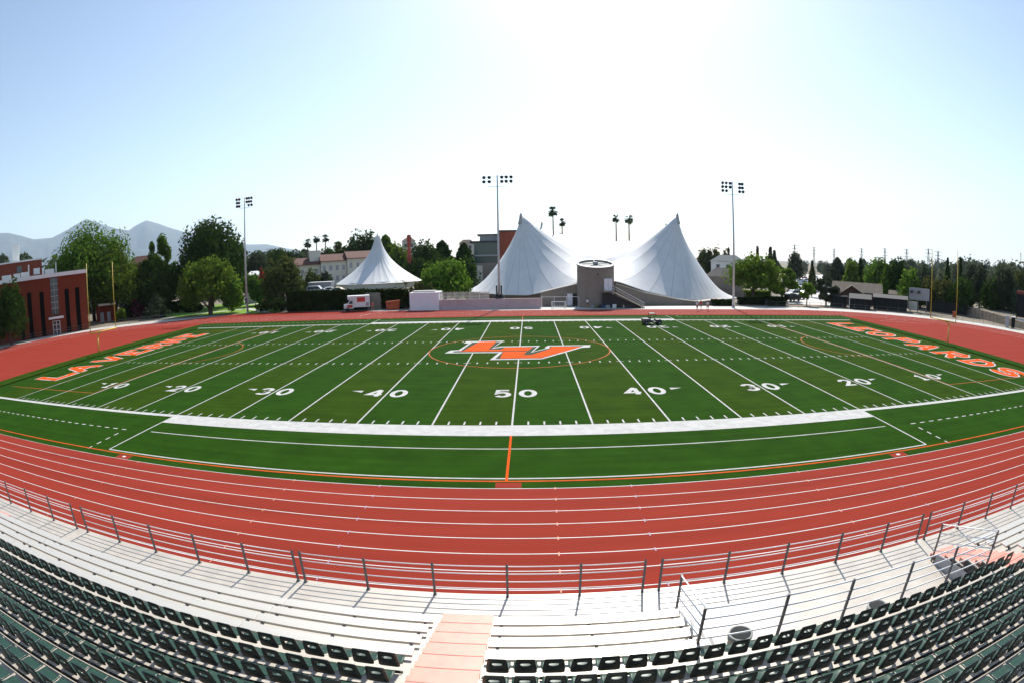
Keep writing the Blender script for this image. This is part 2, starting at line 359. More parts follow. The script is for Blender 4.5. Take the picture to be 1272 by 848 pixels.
# midfield emblem
def emb(L): return [(lambda g: (g.x, g.y))(gpt(540 + a * .1651, 410 + b * .1651)) for a, b in L]
wo = emb([(75, 173), (120, 152), (182, 149), (256, 101), (218, 99), (240, 85), (521, 81), (440, 135), (494, 122), (792, 117), (738, 161), (838, 136), (826, 131), (852, 116), (1172, 112), (1165, 129), (1108, 131), (806, 217), (414, 223), (482, 170)])
gi = emb([(135, 167), (150, 158), (196, 156), (285, 93), (500, 88), (428, 141), (505, 128), (770, 124), (722, 168), (860, 136), (866, 122), (1120, 118), (1085, 129), (800, 211), (455, 216), (512, 163)])
struct('midfield_emblem_outline', MB().poly([(*p, Z1 + .010) for p in wo]), M['turf_white'])
struct('midfield_emblem_gap', MB().poly([(*p, Z1 + .016) for p in gi]), M['turf_dark'])
eo = MB()
eo.poly([(*p, Z1 + .024) for p in emb([(335, 90), (466, 86), (405, 147), (500, 147), (528, 130), (738, 128), (700, 156), (180, 160), (218, 156)])])
eo.poly([(*p, Z1 + .024) for p in emb([(516, 163), (692, 162), (664, 189), (728, 186), (862, 143), (880, 125), (1105, 124), (978, 160), (794, 209), (492, 212)])])
struct('midfield_emblem', eo, M['turf_orange'])

# ------------------------------------------------------------------ grandstand
WZ = .15                                             # level of the front walkway
T = lambda k: .45 + .297 * (k - 1)                   # tread height of row k
YF = lambda k: -42.5 - .76 * (k - 1)                 # its front edge
struct('walkway', MB().box(-46, 46, -45.36, -40.88, -.04, WZ), M['concrete'], bevel=.01)
def terrace(x0, x1, k0, k1):
    p = [(YF(k0), WZ + .002 if k0 == 1 else WZ + .002)]
    for k in range(k0, k1 + 1): p += [(YF(k), T(k)), (YF(k + 1), T(k))]
    p += [(YF(k1 + 1), 0)] + ([(YF(k0), 0)])
    return MB().prism_x(p, x0, x1)
NR = 13
struct('grandstand_terrace', terrace(-46, 4.95, 1, NR), M['tread'])
struct('grandstand_terrace', terrace(4.952, 14.348, 5, NR), M['tread'])
struct('grandstand_terrace', terrace(14.35, 46, 1, NR), M['tread'])
fs = MB(); fs.box(4.96, 14.34, YF(5) + .002, YF(5) + .03, WZ + .01, T(5) - .002)
tag(fs.build('stand_fascia', M['grey']), 'grey sheet fascia closing the drop below the front green seat row', 'fascia')
def ordn(n):
    A = 'zeroth first second third fourth fifth sixth seventh eighth ninth tenth eleventh twelfth thirteenth fourteenth fifteenth sixteenth seventeenth eighteenth nineteenth'.split()
    if n < 20: return A[n]
    t = {2: ('twentieth', 'twenty'), 3: ('thirtieth', 'thirty'), 4: ('fortieth', 'forty'), 5: ('fiftieth', 'fifty')}[n // 10]
    return t[0] if n % 10 == 0 else t[1] + '-' + A[n % 10]

# coral aisle stairs
def stairs(x0, x1, label, ntop, nosing=True):
    t = thing('aisle_stairs', label, 'stairs', ((x0 + x1) / 2, -42.12, 0)); hw = (x1 - x0) / 2
    for n in range(ntop):
        z = .3 + .1485 * n; y1 = -.38 * n; y0 = y1 - .352
        mb = MB().box(-hw, hw, y0, y1, z - .05, z + .012)
        mb.box(-hw, hw, y1 - .03, y1 - .005, z - .13, z - .051)
        o = mb.build('step', M['coral'], t, bevel=.006)
        if n % 2: MB().box(-hw + .02, hw - .02, y1 - .195, y1 - .175, z + .0125, z + .018).build('nosing', M['nosing'], o)
    return t
stairs(-1.27, .07, 'coral painted aluminium stairs dividing the benches in front of the midfield stripe', 15)
stairs(14.42, 15.62, 'coral painted stairs beside the open bay with the grey side panel', 18)
stairs(-22.3, -20.95, 'coral painted stairs at the far end of the long bench block', 18)

# bench planks
NAMES = ['front', 'second', 'third', 'fourth']
def bench(x0, x1, k, where, ends=()):
    yb = -43.23 - .76 * (k - 1); z = .88 + .297 * (k - 1); L = x1 - x0
    t = thing('bleacher_bench', 'aluminium bench plank, %s row up, %s' % (NAMES[k - 1], where), 'bench', ((x0 + x1) / 2, yb + .15, T(k)), 0, 'aluminium bench planks below the green seats')
    h = z - T(k)
    mb = MB().box(-L / 2, L / 2, -.145, .15, h - .045, h)
    mb.box(-L / 2, L / 2, .146, .151, h - .07, h - .045); mb.box(-L / 2, L / 2, -.149, -.143, h - .07, h - .045)
    mb.build('seat_plank', M['alu'], t, bevel=.008)
    n = max(2, round(L / 1.85) + 1)
    for i in range(n):
        x = -L / 2 + .2 + (L - .4) * i / (n - 1)
        b = MB().box(x - .03, x + .03, -.19, .10, h - .11, h - .046).box(x - .03, x + .03, -.24, -.17, 0, h - .046)
        b.build('bracket', M['post'], t)
for k in range(1, 5):
    dx = .0
    bench(-5.38, -1.33, k, 'short one left of the midfield stairs')
    bench(-15.275, -5.395, k, 'long one beside the short left plank')
    bench(-20.88, -15.29, k, 'ending at the far coral stairs')
    bench(.13, 4.72, k, 'between midfield stairs and sloping rail')
    bench(15.7, 25.5, k, 'beyond the stairs past the bay')
    bench(-32, -22.4, k, 'past the far stairs at the edge') if k < 3 else None

# pipe rails along the walkway
def guard_rail(x0, xs, label):
    t = thing('guard_rail', label, 'railing', (x0, -40.99, WZ), 0, 'pipe rail sections along the track')
    L = xs[-1]
    for x in xs:
        mb = MB().box(x - .03, x + .03, -.03, .03, 0, 1.09).box(x - .06, x + .06, -.06, .06, 0, .012)
        mb.lathe([(.0, .05), (.032, .02), (.034, 0)], 8, (x, 0, 1.09)); mb.build('post', M['post'], t)
    for z in (1.02, .76, .49, .24):
        MB().tube((0, .045, z), (L, .045, z), .017, n=8).build('rail', M['steel'], t, smooth=True)
    return t
secs = [(-36.95, 'past the far coral stairs'), (-26.5, 'ending at the second post pair'), (-15.85, 'in front of the long bench planks'), (-5.70, 'in front of the midfield coral stairs'), (4.69, 'in front of the open bay with bins'), (15.02, 'in front of the coral stairs past the bay'), (25.4, 'farthest along the walkway past the bay')]
for x0, wh in secs:
    guard_rail(x0, [0, 2.03, 4.02, 6.08, 8.10, 9.90], 'pipe rail with dark posts beside track, ' + wh)
def slope_rail(label, pts, zt, last=True):                     # pts: foot points; zt: heights
    t = thing('bay_railing', label, 'railing', pts[0])
    o = Vector(pts[0]); P = [Vector(p) - o for p in pts]
    for p, h in list(zip(P, zt))[:None if last else -1]:
        MB().box(p.x - .028, p.x + .028, p.y - .028, p.y + .028, p.z, p.z + h).build('post', M['post'], t)
    n = 4
    for j in range(n):
        f = 1 - j * .235
        for a, b, ha, hb in zip(P[:-1], P[1:], zt[:-1], zt[1:]):
            MB().tube((a.x, a.y, a.z + ha * f - .03), (b.x, b.y, b.z + hb * f - .03), .02, n=8).build('rail', M['steel'], t, smooth=True)
    return t
slope_rail('pipe railing along the front edge of the green seats above the open bay', [(4.46, -45.37, 1.58), (6.37, -45.37, 1.58), (8.13, -45.37, 1.58), (10.06, -45.37, 1.58), (11.82, -45.37, 1.58), (13.80, -45.37, 1.58)], [1.17] * 6)
slope_rail('sloping pipe railing at the bench ends beside the open bay', [(4.84, -42.44, WZ), (4.50, -45.33, 1.58)], [1.47, 1.15], False)
slope_rail('sloping pipe railing beside the coral stairs on the grey panel side of the bay', [(14.3, -42.4, WZ), (13.84, -45.33, 1.58)], [1.42, 1.15], False)
sp = MB(); sp.prism_x([(-42.58, WZ + .002), (-42.58, .50), (-43.3, .62), (-45.3, .78), (-45.3, WZ + .002)], 14.28, 14.34)
tag(sp.build('side_panel', M['grey']), 'grey metal panel closing the low side of the coral stairs', 'panel')
for yy, zz, hh in ((-43.2, .6, .38), (-43.95, .9, .38), (-44.7, 1.2, .38)): pass
en = thing('stand_end', 'dark steel frame under the bench ends beside the sloping rail', 'frame', (4.98, -43.5, WZ))
for k in range(1, 5):
    MB().box(-.02, .05, YF(k + 1) + 43.5, YF(k) + 43.5, .004, T(k) - WZ - .002).build('end_plate', M['post'], en)
en = thing('stand_end', 'black plates painted for the shade under the coral stairs above the grey panel', 'frame', (14.34, -43.5, WZ))
for k in range(1, 5):
    MB().box(-.03, .004, YF(k + 1) + 43.5, YF(k) + 43.5, .004, T(k) - WZ - .03).build('end_plate', M['black'], en)  # black plates stand in for the shadowed openings under these stairs

def bin_(loc, label):
    t = thing('litter_bin', label, 'bin', loc)
    MB().lathe([(.0, .02), (.22, .0), (.26, .0), (.285, .74), (.30, .76), (.30, .80), (.27, .80), (.265, .76), (.24, .10), (0, .10)], 24).build('drum', M['bin'], t, smooth=True)
    MB().lathe([(.30, .80), (.315, .80), (.315, .70), (.30, .60), (.286, .62)], 24).build('bin_liner', M['bin'], t, smooth=True)
bin_(gpt(920, 786, WZ + .78) - Vector((0, 0, .78)), 'round grey litter bin on the open bay floor, the one beside the sloping rail')
bin_(gpt(1090, 752, WZ + .78) - Vector((0, 0, .78)), 'round grey litter bin partly hidden behind the seats, nearer the coral stairs')

# bucket seats --------------------------------------------------------
def seat_meshes():
    bk = MB(); NO = 24
    def back_pt(u, v, d):                            # u across -1..1, v up 0..1
        hw = .215 - .045 * v; x = u * hw
        y = -.03 - .05 * v + .018 * u * u * (1 - .3 * v) + d
        return (x, y, .435 + .42 * v)
    def sup(a, b, cx, cy, n, ex):
        r = []
        for i in range(n):
            t = 2 * math.pi * (i + .5) / n; c, s = math.cos(t), math.sin(t)
            r.append((cx + a * math.copysign(abs(c) ** ex, c), cy + b * math.copysign(abs(s) ** ex, s)))
        return r
    out = sup(1, .5, 0, .5, NO, .2); inn = sup(.50, .105, 0, .64, NO, .6); mid = sup(.74, .28, 0, .58, NO, .4)
    rings = [[back_pt(u, v, d) for u, v in q] for d, q in ((0, out), (0, mid), (0, inn), (.022, inn), (.022, mid), (.022, out))]
    v = sum(rings, []); f = []
    for r in range(6):
        for i in range(NO):
            a, b = r * NO, ((r + 1) % 6) * NO; j = (i + 1) % NO; f.append((a + i, a + j, b + j, b + i))
    bk.add(v, f)
    st = MB(); nu, nv = 8, 7; P = []
    for lay in (0, -.02):
        for j in range(nv + 1):
            for i in range(nu + 1):
                u = -1 + 2 * i / nu; q = j / nv
                hw = .215 + .012 * math.sin(q * math.pi)
                y = .01 + .37 * q; z = .385 + .045 * abs(u) ** 2.4 * (1 - q * .55) + .10 * (1 - q) ** 3 - .05 * max(0, q - .8) * 5 * .4 + .02 * (q ** 2)
                P.append((u * hw, y, z + lay))
    W = nu + 1; off = W * (nv + 1)
    for j in range(nv):
        for i in range(nu):
            a = j * W + i; st.f.append((a, a + 1, a + W + 1, a + W)); st.m.append(0)
            b = a + off; st.f.append((b + W, b + W + 1, b + 1, b)); st.m.append(0)
    for i in range(nu):
        for j in (0, nv): a = j * W + i; st.f.append((a, a + off, a + off + 1, a + 1)); st.m.append(0)
    for j in range(nv):
        for i in (0, nu): a = j * W + i; st.f.append((a, a + W, a + W + off, a + off)); st.m.append(0)
    st.v = P
    br = MB().box(-.03, .03, .10, .26, .346, .365)
    return bk, st, br
bk, st, br = seat_meshes()
seat0 = thing('stadium_seat', 'x', 'seat', (0, 0, 0), 0, 'dark green stadium seats in rows')
bk.build('backrest', M['seat_shaded'], seat0, smooth=True); st.build('seat_pan', M['seat'], seat0, smooth=True); br.build('seat_bracket', M['black'], seat0)
ROWN = ['front', 'second', 'third', 'fourth', 'fifth', 'sixth', 'seventh', 'eighth', 'ninth']
cands = []
for k in range(5, NR + 1):
    y = YF(k + 1) + .095; z = T(k)
    for blk, x0, dx, n in (('right of the midfield coral stairs', .43, .51, 27), ('left of the midfield coral stairs', -1.60, -.51, 38), ('past the second coral stairs', 15.95, .51, 18)):
        for i in range(n):
            x = x0 + dx * i; px, py = proj((x, y, z + .6))
            ok = any(-6 < a < 1278 and b < 852 and a > -6 for a, b in (proj((x + e, y + f, z + g)) for e in (-.22, .22) for f, g in ((-.1, .83), (.3, .45))))
            if ok: cands.append(((Vector((x, y, z)) - Vector(CP)).length, x, y, z, k - 4, i + 1, blk))
cands.sort(); print('SEATS in view', len(cands))
first = True
for d, x, y, z, r, i, blk in cands[:SEAT_MAX]:
    lab = 'dark green slotted seat in the %s green row, %s %s' % (ROWN[r - 1], ordn(i), blk)
    if first: seat0.location = (x, y, z); seat0['label'] = lab; first = False
    else: dup(seat0, (x, y, z), rad(random.uniform(-1.5, 1.5)), lab)
if len(cands) > SEAT_MAX:
    mb = MB()
    for d, x, y, z, r, i, blk in cands[SEAT_MAX:]:
        for q in (bk, st, br): mb.add([(a + x, b + y, c + z) for a, b, c in q.v], q.f)
    tag(mb.build('seat_rows', M['seat_shaded'], smooth=True, fix=False), 'mass of dark green seats at the far ends of the rows', 'seats', kind='stuff')
# continuous beam that carries each row of seats
bm_ = {}
for k in range(5, NR + 1):
    for x0, x1, wh in ((.13, 14.3, 'right of the midfield stairs'), (-20.9, -1.35, 'left of the midfield stairs'), (15.65, 25.2, 'past the second coral stairs')):
        xs = [c for c in cands if c[4] == k - 4 and x0 < c[1] < x1]
        if not xs: continue
        y = YF(k + 1); z = T(k)
        tag(MB().box(x0, x1, y + .02, y + .065, z + .30, z + .345).build('seat_rail', M['black']), 'black beam carrying the %s green seat row, %s' % (ROWN[k - 5], wh), 'beam', 'beams carrying the seat rows')

# ------------------------------------------------------------------ trees
rng = np.random.default_rng(11)
M['leaf_dark'] = leafmat('dark leaves', (.029, .058, .011), .26)
M['leaf_mid'] = leafmat('green leaves', (.074, .136, .018), .38)
M['leaf_bright'] = leafmat('bright green leaves', (.095, .17, .02), .38)
M['leaf_olive'] = leafmat('olive leaves', (.07, .082, .024), .28)
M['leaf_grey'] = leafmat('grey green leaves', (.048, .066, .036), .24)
M['leaf_ivy'] = leafmat('ivy leaves', (.020, .034, .008), .18)
M['leaf_far'] = leafmat('hazed far tree leaves', (.075, .098, .058), .25)  # paler, bluer leaf colour with distance haze painted in
M['maroon'] = leafmat('maroon leaves', (.06, .016, .016), .25)
M['flower'] = leafmat('red blossom', (.35, .03, .05), .3)
M['bark'] = mat('bark', (.10, .075, .055), .9, var=.3, scale=4, spec=.1)
M['palm_bark'] = mat('palm bark', (.15, .12, .09), .9, var=.3, scale=6, spec=.1)
def quads(P, Nn, size, asp=.6):
    n = len(P); up = rng.normal(size=(n, 3)); a = np.cross(Nn, up); a /= np.linalg.norm(a, axis=1, keepdims=True) + 1e-9
    b = np.cross(Nn, a); b /= np.linalg.norm(b, axis=1, keepdims=True) + 1e-9
    s = size * rng.uniform(.6, 1.3, (n, 1)); a = a * s; b = b * s * asp
    V = np.stack([P - a, P - b * .9, P + a, P + b * .9], 1)     # pointed leaf shapes
    return V.reshape(-1, 3)
def leaf_object(name, V, m, parent=None):
    n = len(V) // 4; me = bpy.data.meshes.new(name)
    me.vertices.add(4 * n); me.vertices.foreach_set('co', V.astype(np.float32).ravel())
    me.loops.add(4 * n); me.loops.foreach_set('vertex_index', np.arange(4 * n, dtype=np.int32))
    me.polygons.add(n); me.polygons.foreach_set('loop_start', np.arange(0, 4 * n, 4, dtype=np.int32)); me.polygons.foreach_set('loop_total', np.full(n, 4, np.int32))
    me.materials.append(m); me.update(calc_edges=True)
    o = bpy.data.objects.new(name, me); COL.objects.link(o)
    if parent: o.parent = parent
    return o
def crown(kind, w_, h_, n, leaf):
    """leaf quads of a crown w_ wide and h_ high standing on z = 0"""
    if kind in ('cone', 'spire', 'shaggy'):
        t = rng.uniform(0, 1, n) ** (.62 if kind != 'spire' else .9); ph = rng.uniform(0, 2 * pi, n)
        prof = {'cone': (1 - t) ** .85, 'spire': np.sin(np.clip(.12 + t, 0, 1) * pi) ** .6 * (1 - t * .75), 'shaggy': (1 - t) ** .6}[kind]
        layers = 1 + .28 * np.sin(t * 38 + 3 * np.sin(ph * 2)) * (kind != 'spire') + .16 * np.sin(ph * 5 + t * 9)
        r = w_ / 2 * prof * layers * rng.uniform(.45, 1, n) ** .5
        P = np.stack([r * np.cos(ph), r * np.sin(ph), t * h_], 1)
        Nn = np.stack([np.cos(ph), np.sin(ph), np.full(n, .5)], 1) + rng.normal(size=(n, 3)) * .6
    else:
        L = {'broad': 40, 'round': 46, 'airy': 26, 'bush': 16}[kind]
        u = rng.normal(size=(L, 3)); u /= np.linalg.norm(u, axis=1, keepdims=True)
        rr = rng.uniform(.45, .80, (L, 1)); C = u * rr
        if kind == 'round': C = u * rng.uniform(.5, .72, (L, 1))
        C[:, 2] = np.abs(C[:, 2]) * 1.0 - .18 if kind != 'airy' else C[:, 2]
        R = rng.uniform(.22, .40, L) if kind != 'airy' else rng.uniform(.14, .26, L)
        if kind == 'round': R = rng.uniform(.22, .36, L)
        wts = R ** 2; idx = rng.choice(L, n, p=wts / wts.sum())
        d = rng.normal(size=(n, 3)); d /= np.linalg.norm(d, axis=1, keepdims=True)
        shell = rng.uniform(.55, 1.06, (n, 1))
        P = C[idx] + d * R[idx][:, None] * shell
        zmin, zmax = P[:, 2].min(), np.percentile(P[:, 2], 99.3); rx = np.percentile(np.abs(P[:, :2]), 98.5)
        P = np.stack([P[:, 0] / rx * w_ / 2, P[:, 1] / rx * w_ / 2, (P[:, 2] - zmin) / (zmax - zmin) * h_], 1)
        Nn = d + rng.normal(size=(n, 3)) * .42
    Nn /= np.linalg.norm(Nn, axis=1, keepdims=True)
    return quads(P, Nn, leaf)
def tree(name, label, px, top, D, wpx, kind, m, base=None, clear=.14, n=None, leaf=None, group=None, lean=0, g0=0, trunk=True):
    """a tree at the horizontal distance D in the direction of the picture column px"""
    b = dpt(px, 340, D); b.z = g0; tp = dpt(px, top, D).z
    dist = math.hypot(D, 9); w_ = wpx * dist / 640; h = tp - g0
    t = thing(name, label, 'tree' if 'bush' not in name and 'shrub' not in name else 'bush', b, random.uniform(0, 6), group)
    cz = h * clear
    leaf = leaf or max(.16, min(.60, dist / 300)); area = 2.2 * w_ * (h - cz) * 1.5
    n = n or int(min(15000, max(900, area / (leaf * leaf * .75) * 2.1)))
    V = crown(kind, w_, h - cz, n, leaf); V[:, 2] += cz
    leaf_object('crown', V, m, t)
    if trunk:
        r = max(.12, min(.5, w_ * .035)); tb = MB()
        tb.tube((0, 0, -.1), (0, 0, cz + (h - cz) * .35), r * 1.2, r * .7, 8)
        for i in range(5):
            a = i * 1.26 + random.random(); q = cz * .8 + (h - cz) * .08 * i
            tb.tube((0, 0, q), (math.cos(a) * w_ * .27, math.sin(a) * w_ * .27, q + (h - cz) * .32), r * .5, r * .16, 6)
        tb.build('trunk', M['bark'], t, smooth=True)
    return t
# left side
tree('leafy_tree', 'tall broad green tree rising behind the right end of the brick building', 114, 286, 150, 96, 'round', M['leaf_mid'], clear=.12)
tree('leafy_tree', 'lower bright green tree in front of the tall broad one, behind the left goal posts', 142, 311, 146, 62, 'round', M['leaf_mid'], clear=.08)
tree('leafy_tree', 'narrow airy tree with thin top, between the broad tree and the big dark tree', 198, 296, 150, 44, 'airy', M['leaf_mid'], clear=.1)
tree('leafy_tree', 'dark mass of a tree under the airy narrow tree', 192, 326, 146, 54, 'broad', M['leaf_dark'], clear=.06)
tree('leafy_tree', 'biggest dark green tree, standing just left of the leftmost floodlight pole', 262, 276, 150, 84, 'round', M['leaf_dark'], clear=.08)
tree('leafy_tree', 'round bright-topped tree on the lawn in front of the biggest dark tree', 259, 323, 126, 70, 'round', M['leaf_mid'], clear=.10)
tree('shrub', 'small bright side bush leaning on the round lawn tree', 287, 348, 123, 30, 'bush', M['leaf_bright'], clear=.02, trunk=False)
tree('leafy_tree', 'dark tree against the brick building facade, at its near corner', 8, 354, 117, 46, 'broad', M['leaf_dark'], clear=.10)
tree('shrub', 'pale grey-green conifer bush at the edge of the lawn, under the dark trees', 192, 365, 132, 34, 'cone', M['leaf_grey'], clear=.02, trunk=False)
tree('shrub', 'dark red-leaved shrub between the broad tree and the pale bush', 168, 374, 140, 18, 'bush', M['maroon'], clear=.02, trunk=False)
tree('shrub', 'bright lime bush behind the right upright of the left goal', 148, 385, 136, 13, 'bush', M['leaf_bright'], clear=.02, trunk=False)
tree('leafy_tree', 'olive rounded tree at the end of the lawn in front of the white villa', 351, 322, 124, 50, 'round', M['leaf_olive'], clear=.06)
tree('shrub', 'green shrub under a white roof left of the olive tree', 316, 342, 140, 30, 'bush', M['leaf_mid'], clear=.02, trunk=False)
tree('shrub', 'olive shrub in front of the left end of the villa', 386, 335, 138, 30, 'bush', M['leaf_olive'], clear=.02, trunk=False)
tree('shrub', 'small brownish shrub in front of the middle of the villa', 407, 338, 138, 20, 'bush', M['leaf_grey'], clear=.02, trunk=False)
tree('shrub', 'red flowering shrub left of the olive tree', 324, 336, 142, 11, 'bush', M['flower'], clear=.02, trunk=False)
tree('shrub', 'low dark shrub where the ivy wall begins', 336, 371, 116, 34, 'bush', M['leaf_ivy'], clear=.01, trunk=False)
for i, (px, tp, D, wd, k, m, lb) in enumerate([
    (318, 315, 200, 30, 'broad', 'leaf_grey', 'dark grey-green tree beyond the lawn, first right of the leftmost floodlight pole'),
    (347, 311, 215, 42, 'broad', 'leaf_dark', 'wide dark tree behind the olive lawn tree'),
    (376, 315, 215, 36, 'broad', 'leaf_grey', 'grey-green tree under the left palm of the three behind the villa'),
    (404, 311, 215, 40, 'broad', 'leaf_dark', 'dark tree behind the villa roof under the three palms'),
    (428, 302, 200, 30, 'airy', 'leaf_olive', 'thin olive tree behind the villa left of the small tent'),
    (449, 291, 190, 46, 'broad', 'leaf_dark', 'tall dark tree behind the left slope of the small tent'),
    (480, 293, 185, 40, 'shaggy', 'leaf_mid', 'shaggy palm-like tree behind the right slope of the small tent'),
    (497, 306, 170, 32, 'broad', 'leaf_mid', 'green tree beside the red column sculpture'),
    (527, 303, 165, 34, 'broad', 'leaf_dark', 'dark tree right of the red column sculpture'),
    (550, 300, 168, 40, 'shaggy', 'leaf_dark', 'pointed dark tree behind the bright round tree'),
    (577, 303, 165, 36, 'shaggy', 'leaf_dark', 'dark tree beside the glass building'),
    (538, 318, 150, 44, 'broad', 'leaf_dark', 'low dark tree directly behind the bright round tree'),
    (515, 322, 150, 36, 'broad', 'leaf_dark', 'low dark tree between the small tent and the bright round tree'),
    (577, 322, 152, 26, 'broad', 'leaf_dark', 'low dark tree at the foot of the glass building')]):
    tree('background_tree', lb, px, tp, D, wd, k, M[m], clear=.05)
tree('leafy_tree', 'bright yellow-green round tree behind the slatted barrier', 553, 325, 112, 58, 'round', M['leaf_bright'], clear=.08)
for px, tp, lb in ((517, 352, 'small dark bush right of the small palm above the white wall'), (534, 354, 'small red-brown bush above the white wall')):
    tree('shrub', lb, px, tp, 106, 20, 'bush', M['leaf_olive'], clear=.02, trunk=False)
# right side
tree('leafy_tree', 'wide dark rounded street tree behind the rightmost floodlight pole', 936, 319, 119, 62, 'round', M['leaf_mid'], clear=.24)
tree('leafy_tree', 'smaller tree leaning against the wide street tree beside the car lot', 972, 333, 128, 40, 'airy', M['leaf_mid'], clear=.2)
tree('sapling', 'yellow-green young tree by the fence in front of the car lot', 1003, 352, 119, 17, 'airy', M['leaf_bright'], clear=.3)
tree('leafy_tree', 'slim yellowing tree standing in the car lot', 1009, 325, 150, 13, 'spire', M['leaf_olive'], clear=.12)
tree('leafy_tree', 'pale grey-green tree beside the brown gabled house', 1027, 344, 124, 30, 'airy', M['leaf_grey'], clear=.12)
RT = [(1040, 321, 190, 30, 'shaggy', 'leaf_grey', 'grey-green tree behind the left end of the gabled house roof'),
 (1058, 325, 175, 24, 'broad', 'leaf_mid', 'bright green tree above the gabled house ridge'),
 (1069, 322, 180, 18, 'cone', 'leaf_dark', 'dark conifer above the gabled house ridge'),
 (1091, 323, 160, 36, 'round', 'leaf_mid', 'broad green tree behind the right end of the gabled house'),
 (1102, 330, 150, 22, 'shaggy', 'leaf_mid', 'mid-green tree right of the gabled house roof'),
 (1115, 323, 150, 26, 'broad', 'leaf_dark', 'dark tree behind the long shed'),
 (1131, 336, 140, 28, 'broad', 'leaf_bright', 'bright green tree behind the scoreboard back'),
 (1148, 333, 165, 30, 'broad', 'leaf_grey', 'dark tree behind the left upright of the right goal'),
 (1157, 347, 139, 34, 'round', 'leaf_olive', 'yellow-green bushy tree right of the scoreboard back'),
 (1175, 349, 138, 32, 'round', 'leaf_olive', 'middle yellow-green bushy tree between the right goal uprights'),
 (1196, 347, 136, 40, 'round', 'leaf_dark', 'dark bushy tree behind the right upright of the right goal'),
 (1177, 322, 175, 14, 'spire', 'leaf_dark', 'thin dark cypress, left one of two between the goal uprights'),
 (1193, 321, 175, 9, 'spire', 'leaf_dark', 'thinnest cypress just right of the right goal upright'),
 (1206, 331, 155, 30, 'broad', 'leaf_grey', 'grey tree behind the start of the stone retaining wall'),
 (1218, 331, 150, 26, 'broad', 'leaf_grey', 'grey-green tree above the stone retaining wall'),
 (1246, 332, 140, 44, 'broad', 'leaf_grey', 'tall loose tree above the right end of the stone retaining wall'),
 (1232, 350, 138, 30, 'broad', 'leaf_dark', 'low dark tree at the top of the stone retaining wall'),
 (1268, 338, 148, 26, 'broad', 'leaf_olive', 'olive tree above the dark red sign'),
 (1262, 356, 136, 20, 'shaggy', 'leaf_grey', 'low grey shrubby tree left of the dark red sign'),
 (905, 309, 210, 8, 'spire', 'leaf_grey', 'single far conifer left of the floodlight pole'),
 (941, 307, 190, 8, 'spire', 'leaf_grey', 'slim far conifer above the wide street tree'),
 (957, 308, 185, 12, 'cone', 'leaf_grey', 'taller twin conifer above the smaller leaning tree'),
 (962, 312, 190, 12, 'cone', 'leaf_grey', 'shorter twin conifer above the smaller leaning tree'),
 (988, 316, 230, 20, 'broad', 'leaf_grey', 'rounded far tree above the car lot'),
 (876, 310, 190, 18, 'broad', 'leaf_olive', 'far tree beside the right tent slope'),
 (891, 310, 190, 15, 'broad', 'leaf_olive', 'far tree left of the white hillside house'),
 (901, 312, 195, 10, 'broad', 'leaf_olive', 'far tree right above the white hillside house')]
for px, tp, D, wd, k, m, lb in RT: tree('background_tree', lb, px, tp, D, wd, k, M[m], clear=.04)
# far wood that closes the horizon
def far_wood(label, spans, m):
    Vs = []
    for px0, px1, n, D0, D1, t0, t1 in spans:
        for i in range(n):
            px = random.uniform(px0, px1); D = random.uniform(D0, D1); tp = random.uniform(t0, t1)
            b = dpt(px, 340, D); h = max(5, dpt(px, tp, D).z); w_ = random.uniform(.7, 1.5) * h
            V = crown(random.choice(['broad', 'broad', 'round', 'bush', 'broad', 'shaggy']), w_, h, 800, h * .08); V += np.array([b.x, b.y, 0]); Vs.append(V)
    o = leaf_object('far_wood', np.concatenate(Vs), m); tag(o, label, 'trees', kind='stuff')
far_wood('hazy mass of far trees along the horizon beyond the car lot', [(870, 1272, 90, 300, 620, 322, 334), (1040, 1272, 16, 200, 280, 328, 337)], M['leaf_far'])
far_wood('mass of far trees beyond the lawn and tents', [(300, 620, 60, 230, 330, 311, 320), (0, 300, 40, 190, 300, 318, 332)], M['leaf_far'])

# palms
def fan_palm(label, px, top, D, group, crown_px=11, g0=0, bent=0):
    b = dpt(px, 340, D); b.z = g0; h = dpt(px, top, D).z - g0; cr = crown_px * D / 640 / 2 * 1.15
    t = thing('palm_tree', label, 'palm', b, random.uniform(0, 6), group)
    tb = MB(); pts = [Vector((bent * math.sin(i / 6 * 1.5), 0, (h - cr) * i / 6)) for i in range(7)]
    for i in range(6): tb.tube(pts[i], pts[i + 1], .36 - .03 * i, .33 - .03 * i, 8)
    tb.build('trunk', M['palm_bark'], t, smooth=True)
    top_ = pts[-1]; mb = MB()
    for i in range(46):
        a = random.uniform(0, 2 * pi); e = random.uniform(-.95, 1.25); L = cr * random.uniform(.8, 1.1)
        d = Vector((math.cos(a) * math.cos(e), math.sin(a) * math.cos(e), math.sin(e))); s = d.cross(Vector((0, 0, 1))).normalized()
        st = top_ + d * L * .42; q = .36 * L
        tip = top_ + d * L + Vector((0, 0, -.22 * L))
        up = s.cross(d)
        pp = [st] + [st + (tip - st) * r + s * (q * c) for r, c in ((.35, -.75), (.75, -.85), (.7, -.5), (1.0, -.45), (.85, -.15), (1.08, 0), (.85, .15), (1.0, .45), (.7, .5), (.75, .85), (.35, .75))]
        mb.add([tuple(p) for p in pp], [tuple(range(len(pp)))])
        mb.bar(top_, st, .05, .05)
    mb.build('crown', M['leaf_grey'], t, fix=False)
GP = 'tall fan palms above the big tent'
fan_palm('tallest single fan palm above the saddle, left of a shorter palm', 688, 254, 165, GP, 13)
fan_palm('shortest fan palm above the saddle of the big tent', 699, 270, 175, GP, 10)
fan_palm('left one of the close pair of fan palms by the right tent peak', 766, 265, 165, GP, 10)
fan_palm('right one of the close pair of fan palms by the right tent peak', 782, 265, 165, GP, 12)
GP = 'palms behind the white villa'
